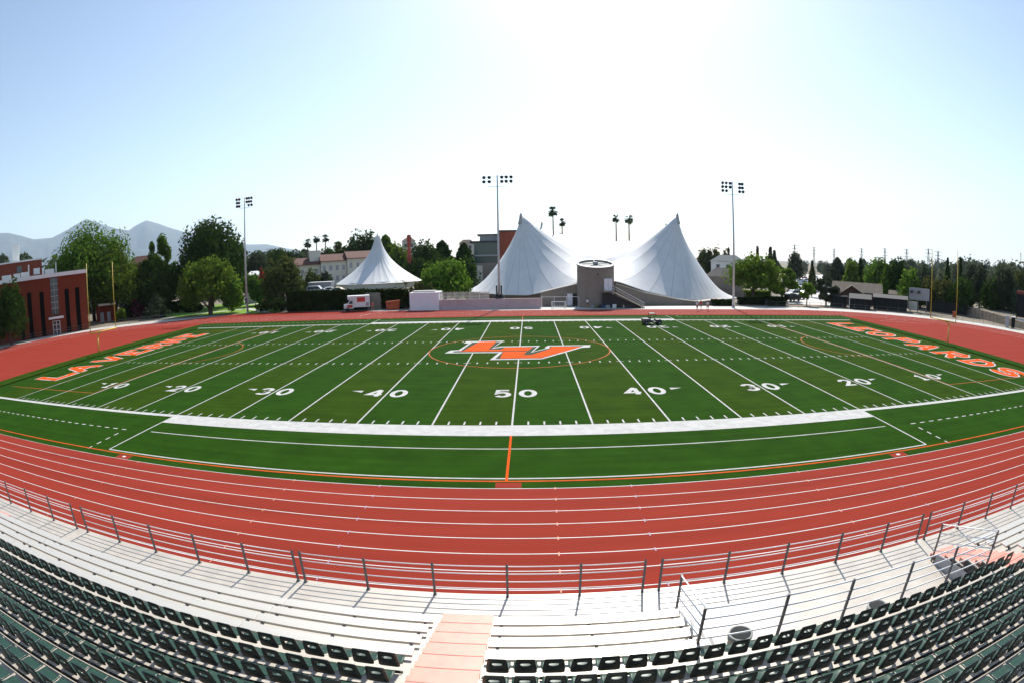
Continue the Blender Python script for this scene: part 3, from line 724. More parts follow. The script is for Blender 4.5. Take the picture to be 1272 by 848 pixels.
fan_palm('leftmost and lowest of the three palms behind the white villa', 383, 295, 205, GP, 11)
fan_palm('middle palm of the three behind the white villa', 394, 290.5, 205, GP, 10)
fan_palm('rightmost palm of the three behind the white villa, leaning slightly', 404.5, 290, 205, GP, 10, bent=.8)
# small feathery palm at the wall
b = wpt(505, 380, 46.2); b.z = 0; t = thing('palm_tree', 'small feathery palm at the left end of the white wall', 'palm', b)
hp = wpt(505, 347, 46.2).z; MB().tube((0, 0, 0), (0, 0, hp * .85), .16, .10, 8).build('trunk', M['palm_bark'], t, smooth=True)
mb = MB()
for i in range(15):
    a = i * 2.4; e0 = random.uniform(.2, 1.2); pr = Vector((0, 0, hp * .85)); d = Vector((math.cos(a) * math.cos(e0), math.sin(a) * math.cos(e0), math.sin(e0)))
    for j in range(7):
        nx = pr + d * .34; s = d.cross(Vector((0, 0, 1))).normalized()
        for q in (-1, 1):
            for f_ in (0, .5): mb.poly([tuple(pr + d * .34 * f_), tuple(pr + d * (.34 * f_ + .08)), tuple(pr + d * (.34 * f_ + .2) + s * q * .42 * math.sin((j + 1.2) / 8 * pi) - Vector((0, 0, .12)))])
        d = (d + Vector((0, 0, -.2))).normalized(); pr = nx
mb.build('crown', M['leaf_ivy'], t, fix=False)
Vs = crown('bush', 2.0, hp * .62, 1400, .2); leaf_object('undergrowth', Vs, M['leaf_ivy'], t)

# ------------------------------------------------------------------ mountains with real depth
def ridge(label, prof, R0, R1, seed, azs):
    az = np.linspace(*azs, 280); pr = np.interp(az, [p[0] for p in prof], [p[1] for p in prof])
    rs = np.linspace(0, 1, 37); V = []; F = []
    for i, a in enumerate(az):
        for j, q in enumerate(rs):
            R = R0 + (R1 - R0) * 1.5 * q; x = CP[0] + R * math.sin(rad(a)); y = CP[1] + R * math.cos(rad(a))
            pk = math.tan(rad(pr[i])) * R1; k = q * 1.5
            s = (k if k < 1 else max(0, 1 - (k - 1) * 2.2))
            nz = mnoise.fractal(Vector((x / 2300 + seed, y / 2300, .3)), .85, 2.1, 6)
            z = pk * (s ** 1.1) * (1 - .75 * min(.6, abs(nz)) * (1 - abs(s) ** 6))
            V.append((x, y, max(-20, z - 5)))
    n = len(rs)
    for i in range(len(az) - 1):
        for j in range(n - 1): F.append((i * n + j, (i + 1) * n + j, (i + 1) * n + j + 1, i * n + j + 1))
    mb = MB(); mb.v = V; mb.f = F; mb.m = [0] * len(F)
    struct('mountains', mb, M['rock'], smooth=True, fix=True)
M['rock'] = mat('chaparral slope', (.055, .06, .05), .95, var=.4, scale=.002, spec=.05)
def aep(px, py):
    d = ray(px, py); return math.degrees(math.atan2(d.x, d.y)), math.degrees(math.asin(d.z))
pf = [aep(*p) for p in ((0, 289), (11, 289), (28, 293), (42, 297), (65, 295), (86, 284), (107, 271.5), (118, 275), (130, 279.5), (146, 284), (160, 286), (170, 279), (182, 273.5), (197, 277.5), (212, 283), (226, 287), (250, 294), (280, 300), (307, 303.5), (331, 303), (350, 307), (380, 313), (430, 322))]
pf = [(-66, 3.2)] + pf + [(-12, .1)]
ridge('', pf, 9000, 16000, 2.0, (-70, -14))

# ------------------------------------------------------------------ floodlight poles
def floodlight(label, x, y, ztop, cols, rows, skip, boxz, bar_dz):
    t = thing('floodlight_pole', label, 'floodlight', (x, y, 0), 0, 'floodlight poles along the far straight')
    MB().tube((0, 0, 0), (0, 0, ztop), .24, .12, 14).build('pole', M['pole'], t, smooth=True)
    MB().lathe([(.38, 0), (.38, .05), (.28, .07), (.28, .4), (.25, .42)], 14).build('base_flange', M['grey'], t, smooth=True)
    for r, z in enumerate(rows):
        xs = [c for i, c in enumerate(cols) if (r, i) not in skip]
        MB().bar((min(cols) - .1, .0, z), (max(cols) + .1, .0, z), .05, .05).build('cross_arm', M['pole'], t)
        for c in xs:
            ai = Vector((-c * .12 + random.uniform(-.25, .25), -1, -.45)).normalized()
            o = Vector((c, 0, z)); mb = MB()
            L = MB(); base = o + ai * .10
            mb.tube(o, base, .05, .05, 6); mb.tube(base, base + ai * .22, .13, .31, 12); mb.tube(base + ai * .22, base + ai * .30, .32, .32, 12)
            lp = mb.build('lamp', M['lamp'], t, smooth=False)
            MB().tube(base + ai * .302, base + ai * .31, .28, .28, 12).build('lens', M['glass'], lp)
    zb = rows[-1] - bar_dz
    MB().bar((min(cols) * .75, .12, zb), (max(cols) * .8, .12, zb), .06, .08).build('service_bar', M['pole'], t)
    if boxz: MB().box(-.28, .28, -.52, -.26, boxz, boxz + 1.1).build('control_box', M['cbox'], t, bevel=.02)
    return t
M['pole'] = mat('galvanised pole grey', (.52, .52, .54), .5, metal=.1, var=.08)
M['lamp'] = mat('lamp housing', (.10, .10, .12), .5, metal=.2)
M['glass'] = mat('dark glass', (.03, .035, .045), .12, var=.05)
M['cbox'] = mat('control box', (.10, .10, .17), .6)
floodlight('floodlight pole rising from behind the pinkish wall, with ten lamps in two rows', -4.36, 44.6, 24.5, [-2.45, -1.5, .85, 1.75, 2.6], [24.15, 23.35], (), 0, 1.0)
floodlight('floodlight pole at the edge of the lawn with a boxed control cabinet', -58.35, 48.6, 24.75, [-1.95, -1.3, .65, 1.3, 1.95], [24.6, 23.85, 23.1], ((2, 2),), 2.2, .55)
floodlight('floodlight pole beside the wide street tree near the track walkers', 40.05, 43.8, 24.2, [-2.2, -1.45, -.5, 1.5, 2.2], [23.9, 23.15, 22.4], ((2, 2),), 0, .75)
# black guards and cover at the wall pole
g = thing('pole_cover', 'black padded cover and side boxes round the foot of the floodlight pole behind the wall', 'cover', (-4.36, 45.2, 0))
MB().lathe([(1.05, 0), (1.1, 1.6), (.95, 2.3), (.5, 2.75), (0, 2.8)], 16).build('tarpaulin', M['black'], g, smooth=True)
for s in (-1, 1): MB().box(s * .42 - .13, s * .42 + .13, -1.1, -.85, 2.0, 4.2).build('side_box', M['black'], g)

# ------------------------------------------------------------------ goal posts
def goal(sx, label):
    t = thing('goal_post', label, 'goal post', (sx * 57.0, 0, 0), 0, 'gridiron goal posts')
    r = .075; xg = -sx * 1.5; mb = MB(); pr = Vector((0, 0, 0)); pts = [Vector((0, 0, 0)), Vector((0, 0, 2.1))] + [Vector((xg * (1 - math.cos(a)), 0, 2.1 + .95 * math.sin(a))) for a in (.3, .6, .9, 1.2, 1.5708)]
    for p, q in zip(pts[:-1], pts[1:]): mb.tube(p, q, .10, n=10)
    mb.build('gooseneck', M['yellow'], t, smooth=True)
    MB().tube((xg, -2.86, 3.05), (xg, 2.86, 3.05), .085, n=10).build('crossbar', M['yellow'], t, smooth=True)
    for s in (-1, 1): MB().tube((xg, s * 2.82, 3.05), (xg, s * 2.82, 12.2), .06, .05, 10).build('upright', M['yellow'], t, smooth=True)
    MB().lathe([(.17, 0), (.17, 1.9), (.0, 1.92)], 12).build('base_pad', M['yellow'], t, smooth=True) if False else None
goal(-1, 'yellow goal post in front of the brick building')
goal(1, 'yellow goal post in front of the bushy trees')

M['rust'] = mat('rust red steel', (.25, .04, .025), .7, var=.2)
M['greenglass'] = mat('green tinted glass', (.02, .06, .055), .12, var=.2, spec=.8)
M['red_dark'] = mat('dark red board', (.16, .03, .02), .7)
M['shutter'] = mat('dull roller shutter', (.22, .20, .16), .7, var=.1, scale=2)
M['lotdirt'] = mat('bark mulch', (.26, .19, .13), .95, var=.3)
M['bed_ground'] = mat('dark tree shade', (.05, .04, .028), .95, var=.3, spec=.05)  # dark tone paints the tree shade onto the ground
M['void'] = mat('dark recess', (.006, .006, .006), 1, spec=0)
M['roofgrey'] = mat('grey green roof', (.22, .24, .22), .7)
M['pylon'] = mat('pylon steel', (.18, .18, .18), .6)
M['fabcap'] = mat('weathered mast cap', (.38, .37, .35), .6)

# ------------------------------------------------------------------ white tents
def fabric_material(name='white tent fabric', xm=None, half=0, ym=0, n=26):
    m = mat(name, (.67, .67, .665), .6, var=.07, scale=.35, spec=.3)
    N = m.node_tree.nodes; L = m.node_tree.links; b = N['Principled BSDF']; out = N['Material Output']
    # sewn panel seams that run out from each mast, slightly pillowed between them
    tc = N.new('ShaderNodeTexCoord'); sp = N.new('ShaderNodeSeparateXYZ'); L.new(tc.outputs['Object'], sp.inputs[0])
    def M_(op, a, c=None):
        q = N.new('ShaderNodeMath'); q.operation = op
        for k, v in enumerate((a, c)):
            if v is None: continue
            if isinstance(v, (int, float)): q.inputs[k].default_value = v
            else: L.new(v, q.inputs[k])
        return q.outputs[0]
    x = M_('SUBTRACT', M_('ABSOLUTE', M_('SUBTRACT', sp.outputs[0], xm or 0)), half); y = M_('SUBTRACT', sp.outputs[1], ym)
    a = M_('MULTIPLY', M_('ARCTAN2', y, x), n / (2 * pi)); f = M_('ABSOLUTE', M_('SUBTRACT', M_('FRACT', M_('ADD', a, 50.25)), .5))
    seam = M_('GREATER_THAN', f, .462); mx2 = N.new('ShaderNodeMix'); mx2.data_type = 'RGBA'; mx2.blend_type = 'MULTIPLY'
    lk = b.inputs['Base Color'].links[0].from_socket; L.new(seam, mx2.inputs[0]); L.new(lk, mx2.inputs[6]); mx2.inputs[7].default_value = (.80, .80, .81, 1); L.new(mx2.outputs[2], b.inputs['Base Color'])
    bp = N.new('ShaderNodeBump'); bp.inputs['Strength'].default_value = .35; bp.inputs['Distance'].default_value = .5
    L.new(M_('MULTIPLY', f, f), bp.inputs['Height']); L.new(bp.outputs[0], b.inputs['Normal'])
    tr = N.new('ShaderNodeBsdfTranslucent'); tr.inputs[0].default_value = (.75, .73, .68, 1)
    mx = N.new('ShaderNodeMixShader'); mx.inputs[0].default_value = .06; L.new(b.outputs[0], mx.inputs[1]); L.new(tr.outputs[0], mx.inputs[2]); L.new(mx.outputs[0], out.inputs[0])
    return m
M['fabric'] = fabric_material('white tent fabric', 0, 0, 0, 32)
M['brown_conc'] = mat('grey brown concrete', (.24, .20, .165), .8, var=.12, scale=.6, bump=.1, bscale=10)  # one even grey-brown concrete tone
M['wall_white'] = mat('white wall paint', (.80, .76, .80), .7, var=.05, scale=.5)
M['wall_pink'] = mat('pinkish block wall', (.50, .37, .37), .8, var=.10, scale=.5)
M['brick'] = mat('red brick', (.17, .034, .015), .9, var=.22, scale=1.2, stretch=(1, 1, 5), spec=.2)
M['brick_b'] = mat('orange brick', (.20, .05, .028), .85, var=.15, scale=1.2, spec=.2)
M['cream'] = mat('cream stucco', (.62, .58, .50), .8, var=.08, scale=.4)
M['tile'] = mat('red roof tile', (.115, .042, .03), .85, var=.25, scale=1.5, stretch=(3, 3, 1))
M['brownroof'] = mat('brown shingle roof', (.15, .125, .10), .9, var=.2, scale=1.5, spec=.1)
M['brown'] = mat('dark brown timber', (.07, .03, .02), .8, var=.2)
M['metalroof'] = mat('dull metal roof', (.10, .097, .09), .85, var=.15, spec=.2)
M['blackwall'] = mat('black shed wall', (.016, .018, .018), .9, var=.2, spec=.1)
M['trim'] = mat('white trim', (.72, .72, .70), .6, var=.06)
M['winglass'] = mat('window glass', (.04, .06, .07), .1, var=.1, spec=.8)
M['red'] = mat('red paint', (.50, .035, .02), .5)
M['orange'] = mat('orange paint', (.42, .07, .016), .6)
M['stone'] = mat('stone wall', (.33, .26, .19), .9, var=.3, scale=1.4, bump=.4, bscale=5)
M['slat'] = mat('weathered white slats', (.56, .53, .46), .8, var=.2)
M['skin'] = mat('skin', (.45, .26, .18), .6)
M['hair'] = mat('dark hair', (.02, .015, .01), .7)
M['shirt_w'] = mat('white shirt', (.75, .74, .76), .8)
M['shirt_r'] = mat('red shirt', (.50, .05, .05), .8)
M['shorts'] = mat('dark shorts', (.03, .025, .03), .8)

def relax(X, Y, Z, fixed, it=2600):
    for _ in range(it):
        z = Z.copy(); z[1:-1, 1:-1] = .25 * (Z[2:, 1:-1] + Z[:-2, 1:-1] + Z[1:-1, 2:] + Z[1:-1, :-2])
        Z = np.where(fixed, Z, z)
    return Z
def interp3(P, n):                                  # smooth resample of a polyline of 3-D points
    P = np.array(P, float); d = np.r_[0, np.cumsum(np.linalg.norm(np.diff(P, axis=0), axis=1))]; t = np.linspace(0, d[-1], n)
    return np.stack([np.interp(t, d, P[:, i]) for i in range(3)], 1)
# big pavilion: four masts
U, Wn = 97, 97
fl = lambda px, py, Y: tuple(wpt(px, py, Y))
front = [fl(577, 362, 66), fl(600, 364.5, 61), fl(625, 366.5, 57.5), fl(655, 367, 55), fl(690, 361, 52.5), fl(716, 351.5, 51.5), (13.3, 51.5, 5.2), fl(770, 351, 51.5), fl(800, 361.5, 52.5), fl(843, 371, 55), fl(868, 373, 57.5), fl(893, 373, 61), fl(917, 370.5, 66)]
A, B = np.array(front[0]), np.array(front[-1])
lb, rb = np.array([-6.0, 128.0, 2.5]), np.array([54.0, 128.0, 2.5])
left = [A, A + [4.5, 14, 1.2], [-9.0, 95, 4.2], lb + [3, -14, 1.2], lb]; right = [B, B + [-2, 14, 1.2], [50.5, 95, 4.2], rb + [-3, -14, 1.2], rb]
back = [lb, lb + [16, 6, .5], [29, 131, 3.5], rb + [-16, 6, .5], rb]
cf, cb, cl, cr = interp3(front, U), interp3(back, U), interp3(left, Wn), interp3(right, Wn)
u = np.linspace(0, 1, U)[:, None, None]; v = np.linspace(0, 1, Wn)[None, :, None]
G3 = (1 - v) * cf[:, None] + v * cb[:, None] + (1 - u) * cl[None] + u * cr[None] - ((1 - u) * (1 - v) * cf[0] + u * (1 - v) * cf[-1] + (1 - u) * v * cb[0] + u * v * cb[-1])
X, Y_, Z = G3[..., 0].copy(), G3[..., 1].copy(), G3[..., 2].copy()
fixed = np.zeros((U, Wn), bool); fixed[0] = fixed[-1] = True; fixed[:, 0] = fixed[:, -1] = True
MASTS = [tuple(wpt(647, 268.5, 69.5)), tuple(wpt(841.5, 268.5, 69.5)), (5.4, 117, 19.6), (45.5, 117, 19.6)]
def drop(x, y, z, r):                               # pull the mesh so that a node sits at (x, y) at the height z
    d = np.hypot(X - x, Y_ - y); i, j = np.unravel_index(np.argmin(d), d.shape)
    ii, jj = np.meshgrid(np.arange(U), np.arange(Wn), indexing='ij'); wgt = np.exp(-((ii - i) ** 2 + (jj - j) ** 2) / 18.) * (~edge)
    X[:] += (x - X[i, j]) * wgt; Y_[:] += (y - Y_[i, j]) * wgt
    Z[i, j] = z; fixed[i, j] = True
    return i, j
edge = fixed.copy()
nodes = [drop(*m_, 0) for m_ in MASTS]
def cable(a, b, dip, pw=1.8):
    (i0, j0), (i1, j1) = nodes[a], nodes[b]; n = max(abs(i1 - i0), abs(j1 - j0)); z0, z1 = MASTS[a][2], MASTS[b][2]
    for k in range(1, n):
        t = k / n; i, j = round(i0 + (i1 - i0) * t), round(j0 + (j1 - j0) * t)
        zl = z0 + (z1 - z0) * t; Z[i, j] = dip + (zl - dip) * abs(2 * t - 1) ** pw; fixed[i, j] = True
cable(0, 1, 6.2, 1.3); cable(2, 3, 12.8); cable(0, 2, 11.5); cable(1, 3, 11.5)
i0, j0 = nodes[0]; zi = Z.copy(); zi[~fixed] = 7
Z = relax(X, Y_, zi, fixed)
ii, jj = np.meshgrid(np.arange(U), np.arange(Wn), indexing='ij'); inn_ = np.minimum(np.minimum(ii, U - 1 - ii), np.minimum(jj, Wn - 1 - jj))
zt_ = max(m_[2] for m_ in MASTS); ze_ = 2.0; sN = np.clip((Z - ze_) / (zt_ - ze_), 0, 1); fat = ze_ + (zt_ - ze_) * sN ** .86
Z = Z + (fat - Z) * np.clip(inn_ / 14., 0, 1) ** 1.2 * (Z > ze_)
pav = thing('tent_pavilion', 'huge white tensile tent hall with two sharp peaks joined by a saddle', 'tent', (13, 90, 0))
mb = MB(); mb.v = [(X[i, j] - 13, Y_[i, j] - 90, Z[i, j]) for i in range(U) for j in range(Wn)]
mb.f = [(i * Wn + j, (i + 1) * Wn + j, (i + 1) * Wn + j + 1, i * Wn + j + 1) for i in range(U - 1) for j in range(Wn - 1)]; mb.m = [0] * len(mb.f)
xa_m = (MASTS[0][0] + MASTS[1][0]) / 2 - 13; o = mb.build('fabric_roof', fabric_material('white pavilion fabric', xa_m, (MASTS[1][0] - MASTS[0][0]) / 2, MASTS[0][1] - 90, 30), pav, smooth=True)
for mx_ in MASTS:
    x, y, z = mx_[0] - 13, mx_[1] - 90, mx_[2]
    MB().lathe([(.75, -1.9), (.5, -1.0), (.36, -.2), (.30, .25), (.05, .75), (0, .75)], 10, (x, y, z)).build('mast_cap', M['fabcap'] if 'fabcap' in M else M['grey'], pav, smooth=True)
    MB().tube((x, y, 0), (x, y, z - .4), .25, .25, 8).build('mast', M['grey'], pav)
mb = MB(); ring = [(cf[i][0] - 13, cf[i][1] - 90, cf[i][2]) for i in range(0, U, 4)]
for p, q in zip(ring[:-1], ring[1:]):
    dy = 1.2; mb.add([(p[0], p[1] + dy, -.1), (q[0], q[1] + dy, -.1), (q[0], q[1] + dy, q[2] + .15), (p[0], p[1] + dy, p[2] + .15)], [(0, 1, 2, 3)])
for side in (cl, cr):
    rg = [(side[i][0] - 13, side[i][1] - 90, side[i][2]) for i in range(0, Wn, 4)]
    for p, q in zip(rg[:-1], rg[1:]):
        dx = 1.2 if side is cl else -1.2
        mb.add([(p[0] + dx, p[1], -.1), (q[0] + dx, q[1], -.1), (q[0] + dx, q[1], q[2] + .1), (p[0] + dx, p[1], p[2] + .1)], [(0, 1, 2, 3)])
mb.build('base_wall', M['brown_conc'], pav)
mb = MB()
for i in range(0, U - 1): mb.tube(Vector(cf[i]) - Vector((13, 90, 0)), Vector(cf[i + 1]) - Vector((13, 90, 0)), .09, n=6)
mb.build('edge_cable', M['trim'], pav)
# small single-peak tent
def cone_tent(label, apex, base, rx, ry, zb, n=8):
    cx, cy = base; t = thing('peaked_tent', label, 'tent', (cx, cy, 0))
    nr, na = 40, 64; mb = MB(); H = apex - zb; rin = .62
    for k in range(nr + 1):
        q = k / nr
        for i in range(na):
            a = 2 * pi * i / na; sc = 1 - .03 * (1 - abs(math.cos(n * a / 2))) * q       # scalloped foot
            r0 = rin / rx; rr = r0 * (1 / r0) ** q                                        # log spacing
            hgt = zb + H * (.74 * (1 - math.log(rr / r0) / math.log(1 / r0)) + .26 * (1 - (rr - r0) / (1 - r0)))
            mb.v.append((rr * rx * sc * math.cos(a), rr * ry * sc * math.sin(a), hgt))
    for k in range(nr):
        for i in range(na): mb.f.append((k * na + i, k * na + (i + 1) % na, (k + 1) * na + (i + 1) % na, (k + 1) * na + i)); mb.m.append(0)
    mb.build('fabric_roof', M['fabric'], t, smooth=True)
    MB().lathe([(.34, 0), (.36, -.5), (.30, .2), (.04, 1.0), (0, 1.0)], 10, (0, 0, apex - .1)).build('mast_cap', M['trim'], t, smooth=True)
    MB().tube((0, 0, 0), (0, 0, apex), .16, n=8).build('mast', M['grey'], t)
    mb = MB(); mb.lathe([(rx * .9, 0), (rx * .9, zb + .35)], 48); mb.build('base_wall', M['cream'], t)
a0, l0, r0_ = wpt(466, 290, 76), wpt(423, 352, 76), wpt(523, 352, 76)
cone_tent('smaller white tent with one sharp peak behind the ivy wall', a0.z - .8, ((l0.x + r0_.x) / 2 - .3, 76), (r0_.x - l0.x) / 2 + .5, (r0_.x - l0.x) / 2, l0.z - .1)

# ------------------------------------------------------------------ round stair tower and the sloping walls beside it
TX, TY, TR = 13.55, 47.6, 3.5
tw = thing('round_tower', 'grey-brown round concrete tower standing between the two tent peaks', 'tower', (TX, TY, 0))
NA = 48; sl_ = .20; ztop = lambda y: 7.95 + sl_ * y
def ringz(r, f): return [(r * math.cos(2 * pi * i / NA), r * math.sin(2 * pi * i / NA), f(r * math.sin(2 * pi * i / NA))) for i in range(NA)]
def rings(*R):
    m = MB(); m.add(sum(R, []), [(k * NA + i, k * NA + (i + 1) % NA, (k + 1) * NA + (i + 1) % NA, (k + 1) * NA + i) for k in range(len(R) - 1) for i in range(NA)]); return m
rings(ringz(TR, lambda y: 3.3), ringz(TR, lambda y: ztop(y) - .3), ringz(TR + .1, lambda y: ztop(y) - .3), ringz(TR + .1, lambda y: ztop(y)), ringz(TR - .3, lambda y: ztop(y)), ringz(TR - .3, lambda y: ztop(y) - .35)).build('drum', M['brown_conc'], tw)
MB().lathe([(TR, 0), (TR, 3.3)], 48).build('drum_base', M['brown_conc'], tw)
m_ = rings(ringz(TR - .31, lambda y: ztop(y) - .3), ringz(TR * .5, lambda y: ztop(y) - .18), ringz(.02, lambda y: ztop(y) - .1)); m_.build('sloping_roof', M['roofgrey'], tw)
rings(ringz(TR + .12, lambda y: ztop(y) + .005), ringz(TR + .12, lambda y: ztop(y) + .09), ringz(TR - .32, lambda y: ztop(y) + .09), ringz(TR - .32, lambda y: ztop(y) + .005)).build('rim', M['trim'], tw)
for a in range(18, 360, 72): MB().bar((.5 * math.cos(rad(a)), .5 * math.sin(rad(a)), ztop(.5 * math.sin(rad(a)))), ((TR - .5) * math.cos(rad(a)), (TR - .5) * math.sin(rad(a)), ztop((TR - .5) * math.sin(rad(a))) - .1), .12, .1).build('roof_rib', M['grey'], tw)
MB().lathe([(.5, ztop(0) - .1), (.5, ztop(0) + .35), (0, ztop(0) + .4)], 12).build('roof_vent', M['grey'], tw)
d1 = wpt(750.5, 361.5, TY - TR); d2 = wpt(760.5, 346.5, TY - TR)
dx0, dx1, dz0, dz1 = d1.x - TX, d2.x - TX, d1.z, d2.z
dr = MB().box(dx0, dx1, -TR - .02, -TR + .9, dz0, dz1).build('door', M['wall_white'], tw, bevel=.01)
MB().box((dx0 + dx1) / 2 - .02, (dx0 + dx1) / 2 + .02, -TR - .025, -TR - .0, dz0 + .03, dz1 - .03).build('door_gap', M['grey'], dr)
MB().box((dx0 + dx1) / 2 - .14, (dx0 + dx1) / 2 - .08, -TR - .06, -TR - .02, dz0 + .9, dz0 + 1.15).build('handle', M['grey'], dr)
MB().box(-.12, .12, -TR - .12, -TR + .1, 5.9, 6.2).build('wall_lamp', M['black'], tw)
# landing and stairs down to the right
ls = thing('outdoor_stairs', 'outdoor concrete stairs with pale handrail descending right from the tower door', 'stairs', (TX, TY - TR - .9, 0))
MB().box(dx0 - .5, 2.6, -.75, .55, dz0 - .22, dz0 - .02).build('landing', M['brown_conc'], ls)
x0s, x1s = 2.6, 8.4
for i in range(16):
    x = x0s + (x1s - x0s) * i / 16; z = (dz0 - .02) * (1 - (i + 1) / 17)
    MB().box(x, x + .40, -.7, .5, z - .12, z).build('step', M['brown_conc'], ls)
for yy in (-.72, .5):
    mb = MB(); mb.tube((dx0 + 1.4, yy, dz0 + .95), (x0s, yy, dz0 + .95), .05, n=6); mb.tube((x0s, yy, dz0 + .95), (x1s, yy, .95), .05, n=6)
    mb.tube((x0s, yy, dz0 + .5), (x1s, yy, .5), .03, n=6); mb.build('handrail', M['trim'], ls)
    for x in (dx0 + 1.4, x0s, (x0s + x1s) / 2, x1s):
        zz = dz0 if x <= x0s else dz0 * (1 - (x - x0s) / (x1s - x0s)); MB().tube((x, yy, zz - .1), (x, yy, zz + .95), .03, n=6).build('baluster', M['grey'], ls)
MB().box(dx0 - .4, 2.4, .3, .5, 0, dz0 - .23).build('under_stair_shade', M['black'], ls)  # black panels paint in the dark void below landing and stairs
MB().prism_y([(2.41, 0), (2.41, dz0 - .5), (8.0, .1), (8.0, 0)], .2, .45).build('under_stair_shade', M['black'], ls)
# sloping concrete wings
def wing(label, pts, y0, y1):
    t = thing('sloping_wall', label, 'wall', (pts[0][0], y0, 0)); ox = pts[0][0]
    MB().prism_y([(x - ox, z) for x, z in pts], 0, y1 - y0).build('wall', M['brown_conc'], t)
    top = [p for p in pts if p[1] > .3]
    mb = MB()
    for (xa, za), (xb, zb) in zip(top[:-1], top[1:]): mb.bar((xa - ox, .35, za + .08), (xb - ox, .35, zb + .08), 1.0, .16)
    mb.build('coping', M['slat'], t)
    return t
wl = [wpt(672, 364, 48.6), wpt(719, 352, 48.6)]; 
wg = wing('sloping concrete wall rising from the pink wall to the round tower', [(wl[0].x, 0), (wl[0].x, wl[0].z), (wl[1].x + .6, wl[1].z), (wl[1].x + .6, 0)], 48.6, 52)
wd = [wpt(p, q, 48.6) for p, q in ((704.5, 368.5), (711, 384), (717.5, 369))]; ox = wl[0].x
MB().box(wd[0].x - ox, wd[1].x - ox, -.06, -.003, 0, 2.25).build('door', M['wall_white'], wg)
MB().box(wd[1].x - ox + .02, wd[2].x - ox, -.05, -.004, 0, 2.25).build('doorway', M['black'], wg)
wr = [wpt(766, 353.5, 49), wpt(800, 364, 49), wpt(843, 372.5, 49), wpt(868, 375.5, 49)]
wing('long sloping concrete wall falling right from the tower under the tent edge', [(wr[0].x, 0)] + [(p.x, p.z) for p in wr] + [(wr[-1].x + 5.5, 1.2), (wr[-1].x + 5.5, 0)], 49, 52.5)

# ------------------------------------------------------------------ walls and fences along the far straight
def wallthing(label, x0, x1, y, th, h, m, cap=None):
    t = thing('boundary_wall', label, 'wall', ((x0 + x1) / 2, y, 0)); hw = (x1 - x0) / 2
    MB().box(-hw, hw, 0, th, -.02, h).build('wall', m, t, bevel=.01)
    MB().box(-hw - .04, hw + .04, -.04, th + .04, h + .001, h + .08).build('coping', cap or m, t)
    return t
wa, wb_, wc = wpt(508.5, 364.5, 43.4), wpt(545, 365, 43.4), wpt(671.5, 371.5, 43.6)
wallthing('plain white wall, taller lavender-white one beside the small palm', wa.x, wb_.x, 43.4, 4.2, wa.z - .05, M['wall_white'])
wallthing('long low pinkish block wall along the track in front of the tents', wb_.x + .01, wc.x, 43.7, .3, wc.z, M['wall_pink'])
MB_ = MB
def slatted(label, px0, px1, ptop, y, m, n, tilt=0):
    a, b = wpt(px0, ptop, y), wpt(px1, ptop, y); t = thing('slatted_barrier', label, 'barrier', (a.x, y, 0)); L = b.x - a.x; h = a.z
    for i in range(n):
        x = L * i / (n - 1); hh = h * (1 + .03 * math.sin(i * 2.3))
        MB().box(x - .05, x + .05, -.02, .02, .2, hh).build('slat', m, t)
    for z in (h - .3, h - .85): MB().box(-.1, L + .1, .022, .06, z, z + .1).build('rail', m, t)
    for x in (0, L / 2, L): MB().box(x - .05, x + .05, .062, .16, 0, h).build('post', m, t)
slatted('weathered white slatted barrier behind the pink wall, beside the white wall', 547, 583, 363.5, 45.2, M['slat'], 26)
slatted('beige slatted crate-like barrier behind the pink wall, nearer the floodlight pole', 584, 607, 363.0, 45.0, M['cream'], 18)
bl = thing('roof_ledge', 'dark frame and pale block standing on top of the white wall', 'ledge', (wa.x + 2.5, 44.5, wa.z + .03))
MB().box(-2.0, 2.2, -.3, 1.2, 0, .28).build('ledge', M['slat'], bl)
# chain-link gate and low railing between wall and tower
fg = thing('low_fence', 'low white-topped wire fence with gate posts between pink wall and tower', 'fence', (wc.x + .2, 44.2, 0)); xe = wpt(719, 377, 44.2).x - wc.x - .2
for x in (0, xe / 3, 2 * xe / 3, xe): MB().tube((x, 0, 0), (x, 0, 2.2 if x < .1 else 2.05), .06 if x < .1 else .035, n=6).build('post', M['trim'], fg)
MB().tube((0, 0, 2.0), (xe, 0, 2.0), .04, n=6).build('rail', M['trim'], fg)
ga, gb = wpt(685.5, 377, 43.9), wpt(702, 385, 43.9)
gt = thing('barrier_gate', 'white framed low barrier with dark bars standing in front of the wire fence', 'barrier', (ga.x, 43.9, 0)); L = gb.x - ga.x
for x in (0, L): MB().box(x - .08, x + .08, -.05, .05, 0, 1.25).build('post', M['trim'], gt)
for z in (.25, 1.1): MB().box(.081, L - .081, -.04, .04, z, z + .1).build('rail', M['trim'], gt)
for i in range(12): MB().box(.1 + (L - .2) * i / 11 - .02, .1 + (L - .2) * i / 11 + .02, -.02, .02, .351, 1.099).build('bar', M['grey'], gt)
